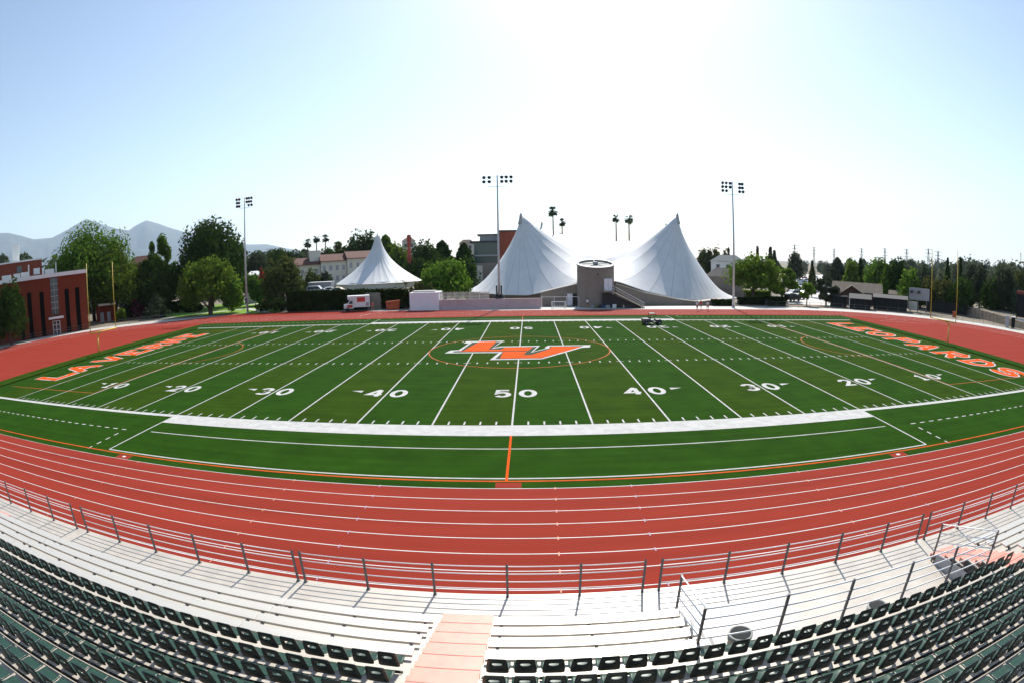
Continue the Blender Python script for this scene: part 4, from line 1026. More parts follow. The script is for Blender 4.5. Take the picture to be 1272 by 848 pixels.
# ivy wall
iv = thing('ivy_wall', 'long dark wall thickly overgrown with ivy behind the truck', 'hedge', (-36, 48.6, 0))
za = wpt(372, 363, 48.6).z; zb = wpt(505, 361, 48.6).z; xa = wpt(356, 380, 48.6).x + 36; xb = wpt(507, 380, 48.6).x + 36
MB().prism_y([(xa, 0), (xa, za * .93), (xb, zb * .97), (xb, 0)], .25, .9).build('wall', M['blackwall'], iv)
gx0, gx1 = wpt(454, 370, 48.6).x + 36, wpt(473.5, 370, 48.6).x + 36
n = 15000; P = np.stack([rng.uniform(xa, xb, n), rng.normal(.1, .16, n), rng.uniform(0, 1, n)], 1); P[:, 2] *= za + (zb - za) * (P[:, 0] - xa) / (xb - xa)
k_ = rng.random(n) < .15; P[k_, 2] = (za + (zb - za) * (P[k_, 0] - xa) / (xb - xa)) + rng.normal(0, .16, k_.sum()); P[k_, 1] = rng.uniform(-.1, 1.0, k_.sum())
keep = ~((P[:, 0] > gx0) & (P[:, 0] < gx1) & (P[:, 2] < 3.3)); P = P[keep]
Nn = rng.normal(size=P.shape) + np.array([0, -.9, .5]); Nn /= np.linalg.norm(Nn, axis=1, keepdims=True)
leaf_object('ivy', quads(P, Nn, .24), M['leaf_ivy'], iv)
MB().box(gx0, gx1, .0, .25, 0, 3.3).build('roller_door', M['shutter'] if 'shutter' in M else M['slat'], iv)
# items on the terrace behind the ivy wall
def car(label, loc, rz, m, group=None, parts=True, kind='sedan', name='parked_car'):
    t = thing(name, label, 'car', loc, rz, group)
    side = [(-2.2, .35), (-2.25, .75), (-1.9, .92), (-1.15, .98), (-.55, 1.42), (.75, 1.45), (1.45, 1.0), (2.15, .88), (2.25, .6), (2.2, .35)] if kind == 'sedan' else [(-2.3, .38), (-2.35, .9), (-2.2, 1.05), (-2.0, 1.72), (-1.2, 1.82), (.55, 1.80), (1.25, 1.15), (2.15, 1.02), (2.3, .7), (2.25, .38)]
    MB().prism_y(side, -.86, .86).build('body', m, t, bevel=.07)
    gl = [(-1.0, .99), (-.5, 1.36), (.7, 1.38), (1.28, 1.01)] if kind == 'sedan' else [(-2.0, 1.1), (-1.85, 1.68), (.5, 1.70), (1.05, 1.16)]
    MB().prism_y(gl, -.875, .875).build('window', M['winglass'], t)
    for x in (-1.4, 1.4):
        for y in (-.8, .8): MB().tube((x, y - .11, .33), (x, y + .11, .33), .33, n=14).build('wheel', M['dark'], t)
    return t
CARM = {'white': mat('white car paint', (.72, .72, .72), .25, spec=.6), 'silver': mat('silver car paint', (.42, .43, .45), .25, metal=.4), 'black': mat('black car paint', (.02, .02, .022), .2), 'red': mat('red car paint', (.35, .03, .03), .25), 'blue': mat('blue car paint', (.04, .07, .2), .25), 'beige': mat('beige car paint', (.45, .38, .28), .3)}
for i, (px, py, D, c, kd, lb) in enumerate([(393, 357, 118, 'silver', 'van', 'silver van roof showing above the ivy wall beside the olive tree'), (407, 356.5, 119, 'white', 'sedan', 'white car roof above the ivy wall, middle of the three there'), (419, 357, 117, 'beige', 'sedan', 'pale car roof above the ivy wall just left of the small tent')]):
    q = dpt(px, py, D); car(lb, (q.x, q.y, q.z - 1.5), rad(random.uniform(-30, 30)), CARM[c], 'cars behind the ivy wall', kind=kd)
tr_ = dpt(400, 361, 118)
struct('terrace_ground', MB().box(-75, -22, 62, 115, -.05, max(.3, tr_.z - 1.55)), M['apron']) if False else None
# plateau behind the ivy wall
pt = MB().prism([(-47, 49.6), (-22.5, 49.6), (-22.5, 70), (-40, 120), (-60, 120)], -.1, dpt(400, 361, 112).z - 1.0); struct('terrace_ground', pt, M['ground'])
ct = thing('box_trailer', 'grey box container behind the ivy wall beside the small tent', 'container', dpt(402, 358, 128) - Vector((0, 0, 1.6)))
MB().box(-3.6, 2.4, -1.2, 1.2, .5, 3.0).build('body', M['grey'], ct, bevel=.03); MB().box(-3.62, 2.42, -1.22, 1.22, 3.001, 3.08).build('roof', M['trim'], ct)

# box truck, tilted towards us at the ivy wall
tp = wpt(445, 386.5, 45.6); bt = thing('box_truck', 'white and orange box truck parked by the ivy wall with cab facing left', 'truck', (tp.x, 46.2, 0), rad(200))
MB().box(-2.1, 1.0, -1.1, 1.1, .75, 2.95).build('cargo_box', M['trim'], bt, bevel=.03)
MB().prism_y([(1.02, .55), (1.02, 2.2), (1.75, 2.15), (2.2, 1.45), (2.95, 1.3), (3.0, .55)], -.98, .98).build('cab', M['trim'], bt, bevel=.04)
MB().prism_y([(1.25, 1.45), (1.25, 2.02), (1.72, 2.0), (2.08, 1.48)], -.99, .99).build('window', M['winglass'], bt)
MB().box(1.001, 2.2, -1.2, 1.0, 2.251, 2.95).build('overcab_box', M['trim'], bt, bevel=.03)
for s in (-1, 1):
    MB().box(-1.2, .4, s * 1.104 - .003, s * 1.104 + .003, 1.75, 2.65).build('orange_panel', M['red'], bt)
    MB().box(1.3, 2.3, s * .985 - .006, s * .985 + .006, .75, 1.25).build('door_stripe', M['red'], bt)
    MB().box(-1.9, -1.3, s * 1.104 - .003, s * 1.104 + .003, .9, 1.6).build('grey_panel', M['grey'], bt)
MB().box(-2.11, -2.105, -.9, .9, .9, 2.8).build('rear_door', M['slat'], bt)
MB().box(2.96, 3.06, -.95, .95, .45, .72).build('bumper', M['black'], bt)
for x in (-1.3, 2.3):
    for s in (-.85, .85): MB().tube((x, s - .13, .42), (x, s + .13, .42), .42, n=16).build('wheel', M['dark'], bt)
dp = wpt(488, 383.5, 46.4); ds = thing('orange_skip', 'orange steel container at the foot of the ivy wall beside the small palm', 'container', (dp.x, 46.8, .05), rad(8))
MB().prism_y([(-1.2, 0), (-1.35, 1.55), (1.35, 1.75), (1.2, 0)], -.8, .8).build('body', M['orange'], ds, bevel=.03)
for x in (-.9, -.3, .3, .9): MB().box(x - .05, x + .05, -.86, -.801, .05, 1.5).build('rib', M['orange'], ds)
MB().box(-1.0, -.6, -.83, -.802, 1.0, 1.25).build('opening', M['black'], ds)
ap = MB(); ap.poly([(-29, 44.3, -.004), (-20.9, 43.5, -.004), (-20.9, 47.5, -.004), (-27.5, 48.0, -.004)]); struct('concrete_pad', ap, M['apron'])

# people --------------------------------------------------------------
def person(label, loc, rz, shirt, lean=0, arm=0, bottoms='shorts'):
    """one continuous skinned body with clothes over it"""
    t = thing('person', label, 'person', loc, rz)
    def skin_mesh(name, V, E, R, m):
        me = bpy.data.meshes.new(name); me.from_pydata(V, E, []); me.materials.append(m)
        o = bpy.data.objects.new(name, me); COL.objects.link(o); o.parent = t
        o.modifiers.new('skin', 'SKIN'); sv = me.skin_vertices[0].data
        for i, r in enumerate(R): sv[i].radius = (r, r * .85); sv[i].use_root = (i == 0)
        sd_ = o.modifiers.new('s', 'SUBSURF'); sd_.levels = 1; sd_.render_levels = 1
        me.polygons.foreach_set('use_smooth', [True] * len(me.polygons)); return o
    J = {'pel': (0, 0, .95), 'che': (0, -.02, 1.25), 'nec': (0, 0, 1.48), 'hd0': (0, -.01, 1.58), 'hd1': (0, -.02, 1.74)}
    V = [J['pel'], J['che'], J['nec'], J['hd0'], J['hd1']]; E = [(0, 1), (1, 2), (2, 3), (3, 4)]; R = [.15, .16, .06, .085, .075]
    for s in (-1, 1):
        b = len(V); st = s * .06 * (1 if lean == 0 else 2.4) * (1 if s > 0 else 1)
        V += [(s * .10, st * .5, .86), (s * .12, st * 1.3, .50), (s * .12, st * 2.2 + .03, .09), (s * .13, st * 2.2 - .12, .04)]; E += [(0, b), (b, b + 1), (b + 1, b + 2), (b + 2, b + 3)]; R += [.10, .065, .042, .035]
        b = len(V); ay = -.18 if arm and s > 0 else .02
        V += [(s * .19, 0, 1.42), (s * .25, ay * .4, 1.16), (s * .25, ay - .06, .92), (s * .25, ay - .09, .84)]; E += [(2, b), (b, b + 1), (b + 1, b + 2), (b + 2, b + 3)]; R += [.055, .045, .032, .03]
    skin_mesh('body', V, E, R, M['skin'])
    skin_mesh('shirt', [(0, 0, .96), (0, -.02, 1.25), (0, 0, 1.44), (.2, 0, 1.42), (-.2, 0, 1.42), (.245, 0, 1.22), (-.245, 0, 1.22)], [(0, 1), (1, 2), (2, 3), (2, 4), (3, 5), (4, 6)], [.185, .185, .10, .08, .08, .07, .07], shirt)
    skin_mesh('shorts', [(0, 0, .97), (.11, .02, .80), (.125, .05, .58), (-.11, -.02, .80), (-.125, -.05, .58)], [(0, 1), (1, 2), (0, 3), (3, 4)], [.165, .115, .10, .115, .10], M['shorts'])
    MB().lathe([(0, .125), (.06, .11), (.098, .05), (.10, 0), (.09, -.05), (.0, -.06)], 10, (0, .015, 1.70)).build('hair', M['hair'], t, smooth=True)
    return t
q = gpt(866, 386.5); person('person in white shirt and dark shorts on the track edge, left of a similar walker', (q.x, q.y, 0), rad(20), M['shirt_w'], arm=1)
q = gpt(870.5, 385); person('person in red shirt between the two white-shirted walkers', (q.x, q.y, 0), rad(-15), M['shirt_r'])
q = gpt(879, 386.5); person('person in white shirt and long dark trousers, nearest the floodlight pole', (q.x, q.y, 0), rad(160), M['shirt_w'], lean=1)
q = wpt(463, 385, 44.8); person('person in dark red standing in front of the roller door beside the truck', (q.x, 44.8, 0), rad(10), M['shirt_r'])
q = wpt(729.5, 383, 43.3); person('person in pale shirt in the shade at the foot of the round tower', (q.x, 43.3, 0), rad(-30), M['shirt_w'], arm=1)

# equipment heaped in the shade beneath the landing
eq = [('bag', 'dark blue sports bag in the shade below the landing', .36, 'blue'), ]
BAGS = [(737, 'grey kit bag lying nearest the round tower', 'grey'), (741, 'olive kit bag second from the round tower', 'leaf'), (745, 'dark kit bag under the tower door', 'black'), (750, 'blue kit bag left of the white cooler', 'blue'), (755, 'grey kit bag just left of the white cooler', 'grey'), (768, 'dark kit bag right of the white cooler', 'black'), (773, 'pale kit bag at the foot of the stairs', 'pale')]
BM = {'grey': M['grey'], 'leaf': mat('olive cloth', (.12, .13, .06), .9), 'black': M['black'], 'blue': mat('blue cloth', (.05, .07, .2), .9), 'pale': M['slat']}
for px, lb, c in BAGS:
    q = wpt(px, 383, 43.4 + random.uniform(0, .4)); t = thing('kit_bag', lb, 'bag', (q.x, q.y, 0), random.uniform(-.5, .5), 'kit bags below the tower door')
    MB().prism_y([(-.42, 0), (-.46, .3), (-.3, .52), (.3, .55), (.46, .28), (.42, 0)], -.22, .22).build('bag_body', BM[c], t, bevel=.06)
    mb = MB(); pts = [(-.2, 0, .52), (-.1, 0, .7), (.1, 0, .7), (.2, 0, .53)]
    for a, b in zip(pts[:-1], pts[1:]): mb.tube(a, b, .02, n=5)
    mb.build('handle', M['black'], t)
q = wpt(763, 383, 43.4); ck = thing('cooler', 'white cooler box among the kit bags', 'cooler', (q.x, q.y, 0)); MB().box(-.35, .35, -.22, .22, 0, .55).build('body', M['trim'], ck, bevel=.03); MB().box(-.37, .37, -.24, .24, .551, .68).build('lid', M['trim'], ck, bevel=.03)
# utility cart on the far sideline
q = gpt(810, 403.3); uc = thing('utility_cart', 'small dark purple utility cart with cargo bed standing on the far sideline', 'cart', (q.x, q.y + .3, 0), rad(4))
CP_ = mat('dark plum paint', (.075, .05, .065), .35)
MB().prism_y([(-1.35, .42), (-1.38, 1.0), (-.42, 1.0), (-.42, .42)], -.68, .68).build('cargo_bed', CP_, uc, bevel=.03)
MB().prism_y([(-.42, .35), (-.42, .55), (.45, .5), (.5, .85), (.95, .92), (1.35, .75), (1.42, .4)], -.62, .62).build('body', CP_, uc, bevel=.05)
for s in (-.32, .32):
    MB().box(-.35, .1, s - .24, s + .24, .551, .72).build('seat', M['black'], uc, bevel=.03); MB().box(-.40, -.30, s - .24, s + .24, .721, 1.2).build('backrest', M['black'], uc, bevel=.03)
for s in (-.58, .58): mb = MB(); mb.tube((-.38, s, .9), (-.3, s, 1.75), .03, n=6); mb.tube((-.3, s, 1.75), (.35, s, 1.72), .03, n=6); mb.tube((.35, s, 1.72), (.75, s, .9), .03, n=6); mb.build('roll_hoop', M['black'], uc)
MB().box(-.34, .4, -.62, .62, 1.78, 1.84).build('canopy', M['black'], uc)
MB().tube((.5, .3, .85), (.25, .3, 1.15), .02, n=6).build('steering_column', M['black'], uc)
for x in (-.95, .98):
    for s in (-.6, .6):
        w_ = MB().tube((x, s - .12, .3), (x, s + .12, .3), .3, n=16).build('wheel', M['dark'], uc); MB().tube((x, s - .125, .3), (x, s + .125, .3), .13, n=10).build('rim', M['grey'], w_)
uc.scale = (1, 1, .84)
for s in (-.4, .4): MB().tube((1.38, s, .66), (1.44, s, .65), .08, n=10).build('headlight', M['trim'], uc)

# dark hedge under the wide street tree
def hedge(label, px0, px1, Y, top, dep=1.6, m='leaf_ivy', n=4200):
    a, b = wpt(px0, 378, Y), wpt(px1, 378, Y); h = wpt((px0 + px1) / 2, top, Y).z; t = thing('hedge', label, 'hedge', (a.x, Y, 0)); L = b.x - a.x
    MB().box(.15, L - .15, .2, dep - .2, 0, h - .15).build('hedge_core', M['dark'], t)
    P = np.stack([rng.uniform(0, L, n), rng.uniform(0, dep, n), rng.uniform(0, h, n)], 1); f = rng.random(n)
    P[f < .5, 1] = rng.normal(.05, .08, (f < .5).sum()); P[f >= .5, 2] = h + rng.normal(0, .09, (f >= .5).sum())
    Nn = rng.normal(size=P.shape) + np.array([0, -.6, .6]); Nn /= np.linalg.norm(Nn, axis=1, keepdims=True)
    leaf_object('foliage', quads(P, Nn, .17), M[m], t)
hedge('clipped dark hedge below the right tent corner, left of the floodlight pole', 886, 912, 47.5, 374)
hedge('clipped dark hedge right of the floodlight pole under the wide street tree', 918, 972, 50.5, 371.5)
hedge('tall end block of dark hedge beside the car lot path', 955, 976, 48.5, 371, 3)
hedge('pale green clipped hedge glowing behind the trunk of the wide street tree', 926, 958, 62, 362.5, 2, 'leaf_bright')

# right hand side buildings -------------------------------------------
def ang_xy(px, D): q = dpt(px, 340, D); return q.x, q.y
def face_cam(x, y): return math.atan2(-(x - CP[0]), (y - CP[1]))      # turn so that local -y looks at the stand
def local_z(px, py, D): return dpt(px, py, D).z
# gabled house
D = 137; cx, cy = ang_xy(1063, D); hs = thing('gabled_house', 'brown gabled clubhouse with shingle roof behind the dark sheds', 'house', (cx, cy, 0), face_cam(cx, cy))
m_px = D / 660; X_ = lambda px: (px - 1063) * m_px
zr, ze, zf = local_z(1063, 351, D), local_z(1063, 361, D), local_z(1058, 354.5, D - 5)
x0, x1 = X_(1033), X_(1098)
MB().box(x0 + .6, x1 - .6, -3.2, 4.2, 0, ze - .3).build('wall', M['brown'], hs)
MB().prism_x([(-4.0, ze - .25), (0.3, zr), (4.8, ze - .25), (4.8, ze - .45), (0.3, zr - .2), (-4.0, ze - .45)], x0, x1).build('roof', M['brownroof'], hs)
g0, g1, gm = X_(1045), X_(1079), X_(1058.5)
MB().prism_y([(g0 + .5, 0), (g0 + .5, ze - .5), (gm, zf - .35), (g1 - .5, ze - 1.1), (g1 - .5, 0)], -6.5, -3.0).build('gable_wall', M['brown'], hs)
MB().prism_y([(g0 - .3, ze - .6), (gm, zf), (g1 + .3, ze - 1.2), (g1 + .3, ze - 1.4), (gm, zf - .22), (g0 - .3, ze - .8)], -7.0, -1.0).build('gable_roof', M['brownroof'], hs)
for i in range(3): MB().box(g0 + 2 + i * 1.3, g0 + 2.9 + i * 1.3, -6.56, -6.504, ze - 1.6 + .0, ze - .9).build('window', M['winglass'], hs)
# metal shed
def shed(label, px0, px1, ptop0, ptop1, D, dep, mw, mr_, endwall=None, name='shed'):
    cpx = (px0 + px1) / 2; cx, cy = ang_xy(cpx, D); t = thing(name, label, 'shed', (cx, cy, 0), face_cam(cx, cy)); hw = (px1 - px0) / 2 * D / 655
    zf_, zb_ = local_z(cpx, ptop1, D), local_z(cpx, ptop0, D + dep * .7)
    MB().box(-hw, hw, 0, dep, 0, zf_ - .02).build('wall', mw, t)
    MB().prism_x([(-.35, zf_), (dep * .7, max(zb_, zf_ + .2)), (dep + .3, zf_), (dep + .3, zf_ - .015), (-.35, zf_ - .015)], -hw - .25, hw + .25).build('roof', mr_, t)
    if endwall: MB().box(-hw - .12, -hw - .003, -.1, dep, 0, zf_ - .03).build('end_wall', endwall, t)
    for i in range(1, 4): x = -hw + 2 * hw * i / 4; MB().box(x - .04, x + .04, -.05, -.003, .05, zf_ - .1).build('door_post', M['black'], t)
    return t
shed('small dark shed with pitched metal roof and white end wall', 1056, 1083, 365.5, 371.5, 119.5, 4.5, M['blackwall'], M['metalroof'], M['trim'])
shed('long low dark shed with pale sloping roof left of the scoreboard back', 1085, 1129, 366.5, 371, 123, 5, M['blackwall'], M['metalroof'])
shed('dark green storage box between the grey-green tree and the small shed', 1032, 1053, 367, 368.5, 121, 3, M['blackwall'], M['blackwall'])
D = 136; cx, cy = ang_xy(1128, D + 8); lr = thing('low_house', 'low tan-roofed house peeping over the long shed', 'house', (cx, cy, 0), face_cam(cx, cy)); z1 = local_z(1112, 361, D + 8); MB().box(-5, 4, -2, 2, 0, z1 - .9).build('wall', M['cream'], lr); MB().prism_x([(-2.6, z1 - .9), (0, z1), (2.6, z1 - .9), (2.6, z1 - 1.05), (-2.6, z1 - 1.05)], -5.5, 4.5).build('roof', M['brownroof'], lr)
# scoreboard seen from behind
D = 127; cx, cy = ang_xy(1142.5, D); sb = thing('scoreboard', 'back of a grey scoreboard on posts with two loudspeakers', 'scoreboard', (cx, cy, 0), face_cam(cx, cy)); s_ = D / 655
zt, zb = local_z(1142, 358.5, D), local_z(1142, 373.5, D); hw = 13.5 * s_
MB().box(-hw, hw, 0, .35, zb, zt).build('cabinet', M['grey'], sb, bevel=.02)
for x in (-hw * .8, -hw * .1, hw * .75): MB().box(x - .1, x + .1, .1, .3, 0, zb - .002).build('post', M['post'], sb)
for x in (-hw * .75, -hw * .05):
    sp_ = MB(); sp_.prism_y([(-.5, -.35), (-.35, .4), (.4, .45), (.5, -.2)], -.75, -.003); o = sp_.build('loudspeaker', M['post'], sb, bevel=.03); o.location = (x, 0, zt - .9)
    MB().tube((0, -.76, .05), (0, -.80, .05), .26, n=12).build('speaker_cone', M['black'], o)
MB().box(-hw, -hw * .15, .05, .3, .3, zb - .4).build('lower_panel', M['slat'], sb)
# black fence screens behind the track on the right
def run_fence(label, pts, h, m, mesh_m=None, step=2.4, name='track_fence'):
    t = thing(name, label, 'fence', (*pts[0], 0)); o = Vector((*pts[0], 0)); P = [Vector((*p, 0)) - o for p in pts]
    for a, b in zip(P[:-1], P[1:]):
        n = max(1, round((b - a).length / step))
        for i in range(n): q = a + (b - a) * i / n; MB().tube(q, q + Vector((0, 0, h)), .035, n=6).build('post', m, t)
        for z in (h - .03, h * .5, .12): MB().tube(a + Vector((0, 0, z)), b + Vector((0, 0, z)), .022, n=5).build('rail', m, t)
        if mesh_m: MB().bar(a + Vector((0, 0, h * .5)), b + Vector((0, 0, h * .5)), .02, h * .92).build('screen', mesh_m, t)
    return t
def offs(r, a0, a1, cx=CX1, n=8): return [(cx + r * math.cos(rad(a)), r * math.sin(rad(a))) for a in np.linspace(a0, a1, n)]
run_fence('black screened fence between the scoreboard and the stone retaining wall', [ang_xy(1152, 131), ang_xy(1172, 131), ang_xy(1202, 131)], 2.6, M['black'], M['blackwall'])
run_fence('thin wire fence along the right bend of the track', offs(45.5, 92, 20, n=12), 1.15, M['post'], step=3)
run_fence('low wire fence along the left bend in front of the brick building', [(2 * -3.5 - x, y) for x, y in offs(45.8, 78, 8, n=12)], 1.15, M['post'], step=3)
# stone retaining wall with black fence
A1, B1 = gpt(1206, 397), gpt(1262, 412); A1 = Vector(ang_xy(1204, 133)); B1 = Vector(ang_xy(1262, 120)); 
rw = thing('retaining_wall', 'stone retaining wall with sloping top above the right bend of the track', 'wall', (A1.x, A1.y, 0)); d_ = B1 - A1
ht = [local_z(1207, 382, 133), local_z(1232, 388, 127), local_z(1250, 394, 122)]
nrm = Vector((d_.y, -d_.x)).normalized(); nrm = nrm if nrm.dot(A1 - Vector(CP[:2])) > 0 else -nrm
def rwall(f0, f1, h0, h1):
    a, b = d_ * f0, d_ * f1; c, e = b + nrm * .6, a + nrm * .6
    return MB().add([(a.x, a.y, 0), (b.x, b.y, 0), (c.x, c.y, 0), (e.x, e.y, 0), (a.x, a.y, h0), (b.x, b.y, h1), (c.x, c.y, h1), (e.x, e.y, h0)], [(0, 1, 2, 3), (4, 5, 6, 7), (0, 1, 5, 4), (1, 2, 6, 5), (2, 3, 7, 6), (3, 0, 4, 7)])
w1 = rwall(-.08, .45, ht[0], ht[1]); w2 = rwall(.4501, 1.5, ht[1], ht[2] - .5); w1.add(w2.v, w2.f); w1.build('wall', M['stone'], rw)
run_fence('black bar fence in front of the stone retaining wall', [(A1 - nrm * 1.2)[:], (A1 + d_ * .8 - nrm * 1.2)[:]], 1.9, M['black'], step=1.5, name='bar_fence')
bk_ = MB().add([((A1 + nrm * .55).x, (A1 + nrm * .55).y, 0), ((A1 + d_ * 1.4 + nrm * .55).x, (A1 + d_ * 1.4 + nrm * .55).y, 0), ((A1 + d_ * 1.4 + nrm * 40).x, (A1 + d_ * 1.4 + nrm * 40).y, 0), ((A1 + nrm * 40).x, (A1 + nrm * 40).y, 0)] + [((A1 + nrm * .55).x, (A1 + nrm * .55).y, ht[0] - .3), ((A1 + d_ * 1.4 + nrm * .55).x, (A1 + d_ * 1.4 + nrm * .55).y, ht[2] - .8), ((A1 + d_ * 1.4 + nrm * 40).x, (A1 + d_ * 1.4 + nrm * 40).y, ht[2] + 1), ((A1 + nrm * 40).x, (A1 + nrm * 40).y, ht[0] + 1)], [(4, 5, 6, 7), (0, 1, 5, 4), (1, 2, 6, 5), (2, 3, 7, 6), (3, 0, 4, 7)])
struct('hillside', bk_, M['ground'])
for i, (px, lb) in enumerate(((1250.5, 'grey wheeled bin beside the end of the black bar fence'), (1258, 'dark wheeled bin with white lid next to the grey bin'))):
    q = dpt(px, 408, 115.5); t = thing('wheeled_bin', lb, 'bin', (q.x, q.y, 0), face_cam(q.x, q.y)); MB().prism_y([(-.42, .1), (-.5, 2.1), (.5, 2.1), (.42, .1)], -.4, .4).build('bin_body', (M['grey'], M['blackwall'])[i], t, bevel=.04); MB().box(-.54, .54, -.45, .45, 2.101, 2.25).build('lid', (M['grey'], M['trim'])[i], t, bevel=.03)
    for s in (-.35, .35): MB().tube((s, .3, .12), (s + .08, .3, .12), .12, n=10).build('wheel', M['dark'], t)
q = dpt(1268, 380, 122); ks = thing('booth', 'dark red and black booth at the picture edge beside the bins', 'booth', (q.x, q.y, 0), face_cam(q.x, q.y)); z1 = local_z(1268, 362, 122)
MB().box(-1.1, 4, 0, 2.5, 1.9, z1 - .6).build('wall', M['blackwall'], ks); MB().box(-1.2, 4.1, -.1, 2.6, z1 - .599, z1).build('fascia', M['brown'] if False else M['red_dark'], ks)
for x in (-1.0, 1.6, 3.9): MB().box(x - .1, x + .1, .1, .3, 0, 1.899).build('post', M['brown'], ks)
MB().box(-.8, 1.4, .3, .5, .5, 1.6).build('counter', M['wall_white'], ks)
q = dpt(1185, 393, 124); bo = thing('orange_box', 'small orange box on the pavement behind the right goal upright', 'box', (q.x, q.y, .002), face_cam(q.x, q.y)); MB().box(-.4, .4, -.3, .3, 0, 1.1).build('body', M['orange'], bo, bevel=.03); MB().box(-.43, .43, -.33, .33, 1.101, 1.2).build('lid', M['orange'], bo)

# car lot beyond the track on the right
lot = [ang_xy(px, D) for px, D in ((978, 121), (1030, 121), (1052, 150), (1060, 420), (985, 420), (985, 180))]
struct('car_lot', MB().poly([(x, y, -.012) for x, y in lot]), M['apron'])
struct('planting_strip', MB().poly([(x, y, -.008) for x, y in [ang_xy(p, d) for p, d in ((972, 117), (1040, 117.5), (1040, 124), (972, 121.5))]]), M['lotdirt'])
cols_ = list(CARM); GP = 'cars standing in the far lot'
for i in range(58):
    if i < 5: px, D = [(985, 130), (992, 138), (986, 147), (999, 153), (990, 162)][i]
    else: px, D = random.uniform(983, 1056), random.uniform(160, 360)
    c = random.choice(['white', 'white', 'white', 'silver', 'silver', 'black', 'beige', 'red' if i % 6 == 0 else 'blue'])
    x, y = ang_xy(px, D); lab = '%s parked car among the rows in the far lot' % c
    if i < 5: lab = '%s car, %s from the track in the near lane of the far lot' % (c, ordn(i + 1))
    car(lab, (x, y, -.01), random.choice([.3, 1.87, 3.44, .35]), CARM[c], GP + (' ' + c if i >= 5 else ''), kind=random.choice(['sedan', 'van']))
# far houses
def house(label, px0, px1, ptop, D, wallm, roofm, hip=True, flat=False, g0=0, storeys=2, name='house'):
    cpx = (px0 + px1) / 2; cx, cy = ang_xy(cpx, D); t = thing(name, label, 'house', (cx, cy, g0), face_cam(cx, cy)); hw = (px1 - px0) / 2 * D / 650; zt = local_z(cpx, ptop, D) - g0; dep = max(4, hw * .7)
    rh = min(2.2, hw * .45); wh = zt - rh
    MB().box(-hw * .92, hw * .92, -dep / 2, dep / 2, -.5, wh).build('wall', wallm, t)
    MB().add([(-hw, -dep * .6, wh + .01), (hw, -dep * .6, wh + .01), (hw, dep * .6, wh + .01), (-hw, dep * .6, wh + .01), (-hw * .45, 0, zt), (hw * .45, 0, zt)], [(0, 1, 5, 4), (1, 2, 5), (2, 3, 4, 5), (3, 0, 4), (3, 2, 1, 0)]).build('roof', roofm, t)
    n = max(2, int(hw * 2 / 3.2))
    for s in range(storeys):
        z = wh - 1.7 - s * 3.0
        if z < .3: break
        for i in range(n):
            x = -hw * .8 + 1.6 * hw * (i + .5) / n; wdw = MB().box(x - .55, x + .55, -dep / 2 - .06, -dep / 2 - .003, z - .6, z + .7).build('window', M['winglass'], t); MB().box(x - .65, x + .65, -dep / 2 - .10, -dep / 2 - .062, z - .7, z - .6).build('sill', M['trim'], wdw)
    return t
house('white house with grey roof on the slope right of the right tent peak', 882, 926, 317, 185, M['trim'], M['roofgrey'], storeys=1)
house('tan low building between the right tent slope and the wide street tree', 876, 925, 333, 140, M['brown_conc'], M['brown_conc'], storeys=0)
house('pale house with brown hip roof behind the red column sculpture', 500, 517, 296, 205, M['cream'], M['brownroof'], storeys=1)
house('pale house with red roof far behind the dark trees left of the glass building', 571, 590, 298, 215, M['cream'], M['brownroof'], storeys=1)
house('low white roofed house under the trees left of the olive tree', 306, 326, 337, 155, M['cream'], M['trim'], storeys=1)
house('red-roofed house glimpsed between the broad tree and the airy tree', 158, 200, 318, 172, M['brick_b'], M['tile'], storeys=1)
house('grey far building at the end of the car lot', 950, 966, 319, 210, M['grey'], M['metalroof'], storeys=1)
# white villa with tile roof: three wings
D = 165; cx, cy = ang_xy(410, D); vl = thing('villa', 'long white two-storey villa with red tile roof behind the small tent', 'house', (cx, cy, 0), face_cam(cx, cy) + rad(8)); s_ = D / 650; VX = lambda px: (px - 410) * s_
zt = local_z(410, 316, D); ze = local_z(410, 324.5, D)
for a, b, dz, dy in ((362, 397, -.7, 1.2), (397.2, 428, .0, 0), (428.2, 462, .5, -1)):
    x0, x1 = VX(a), VX(b)
    MB().box(x0, x1 - .02, dy - 4, dy + 4, -.5, ze + dz).build('wall', M['cream'], vl)
    MB().prism_x([(dy - 4.8, ze + dz + .02), (dy, zt + dz), (dy + 4.8, ze + dz + .02), (dy + 4.8, ze + dz - .15), (dy - 4.8, ze + dz - .15)], x0 - .2, x1 + .1).build('roof', M['tile'], vl)
    n = 4
    for i in range(n):
        for zz in (ze + dz - 2.1, ze + dz - 5.2):
            x = x0 + (x1 - x0) * (i + .5) / n; wdw = MB().box(x - .42, x + .42, dy - 4.06, dy - 4.003, zz - .75, zz + .75).build('window', M['grey'], vl); MB().box(x - .6, x + .6, dy - 4.12, dy - 4.062, zz - .95, zz - .801).build('sill', M['trim'], wdw)
MB().box(VX(385), VX(398), -1.6, 1.6, ze, zt + 1.3).build('roof_tower', M['cream'], vl)
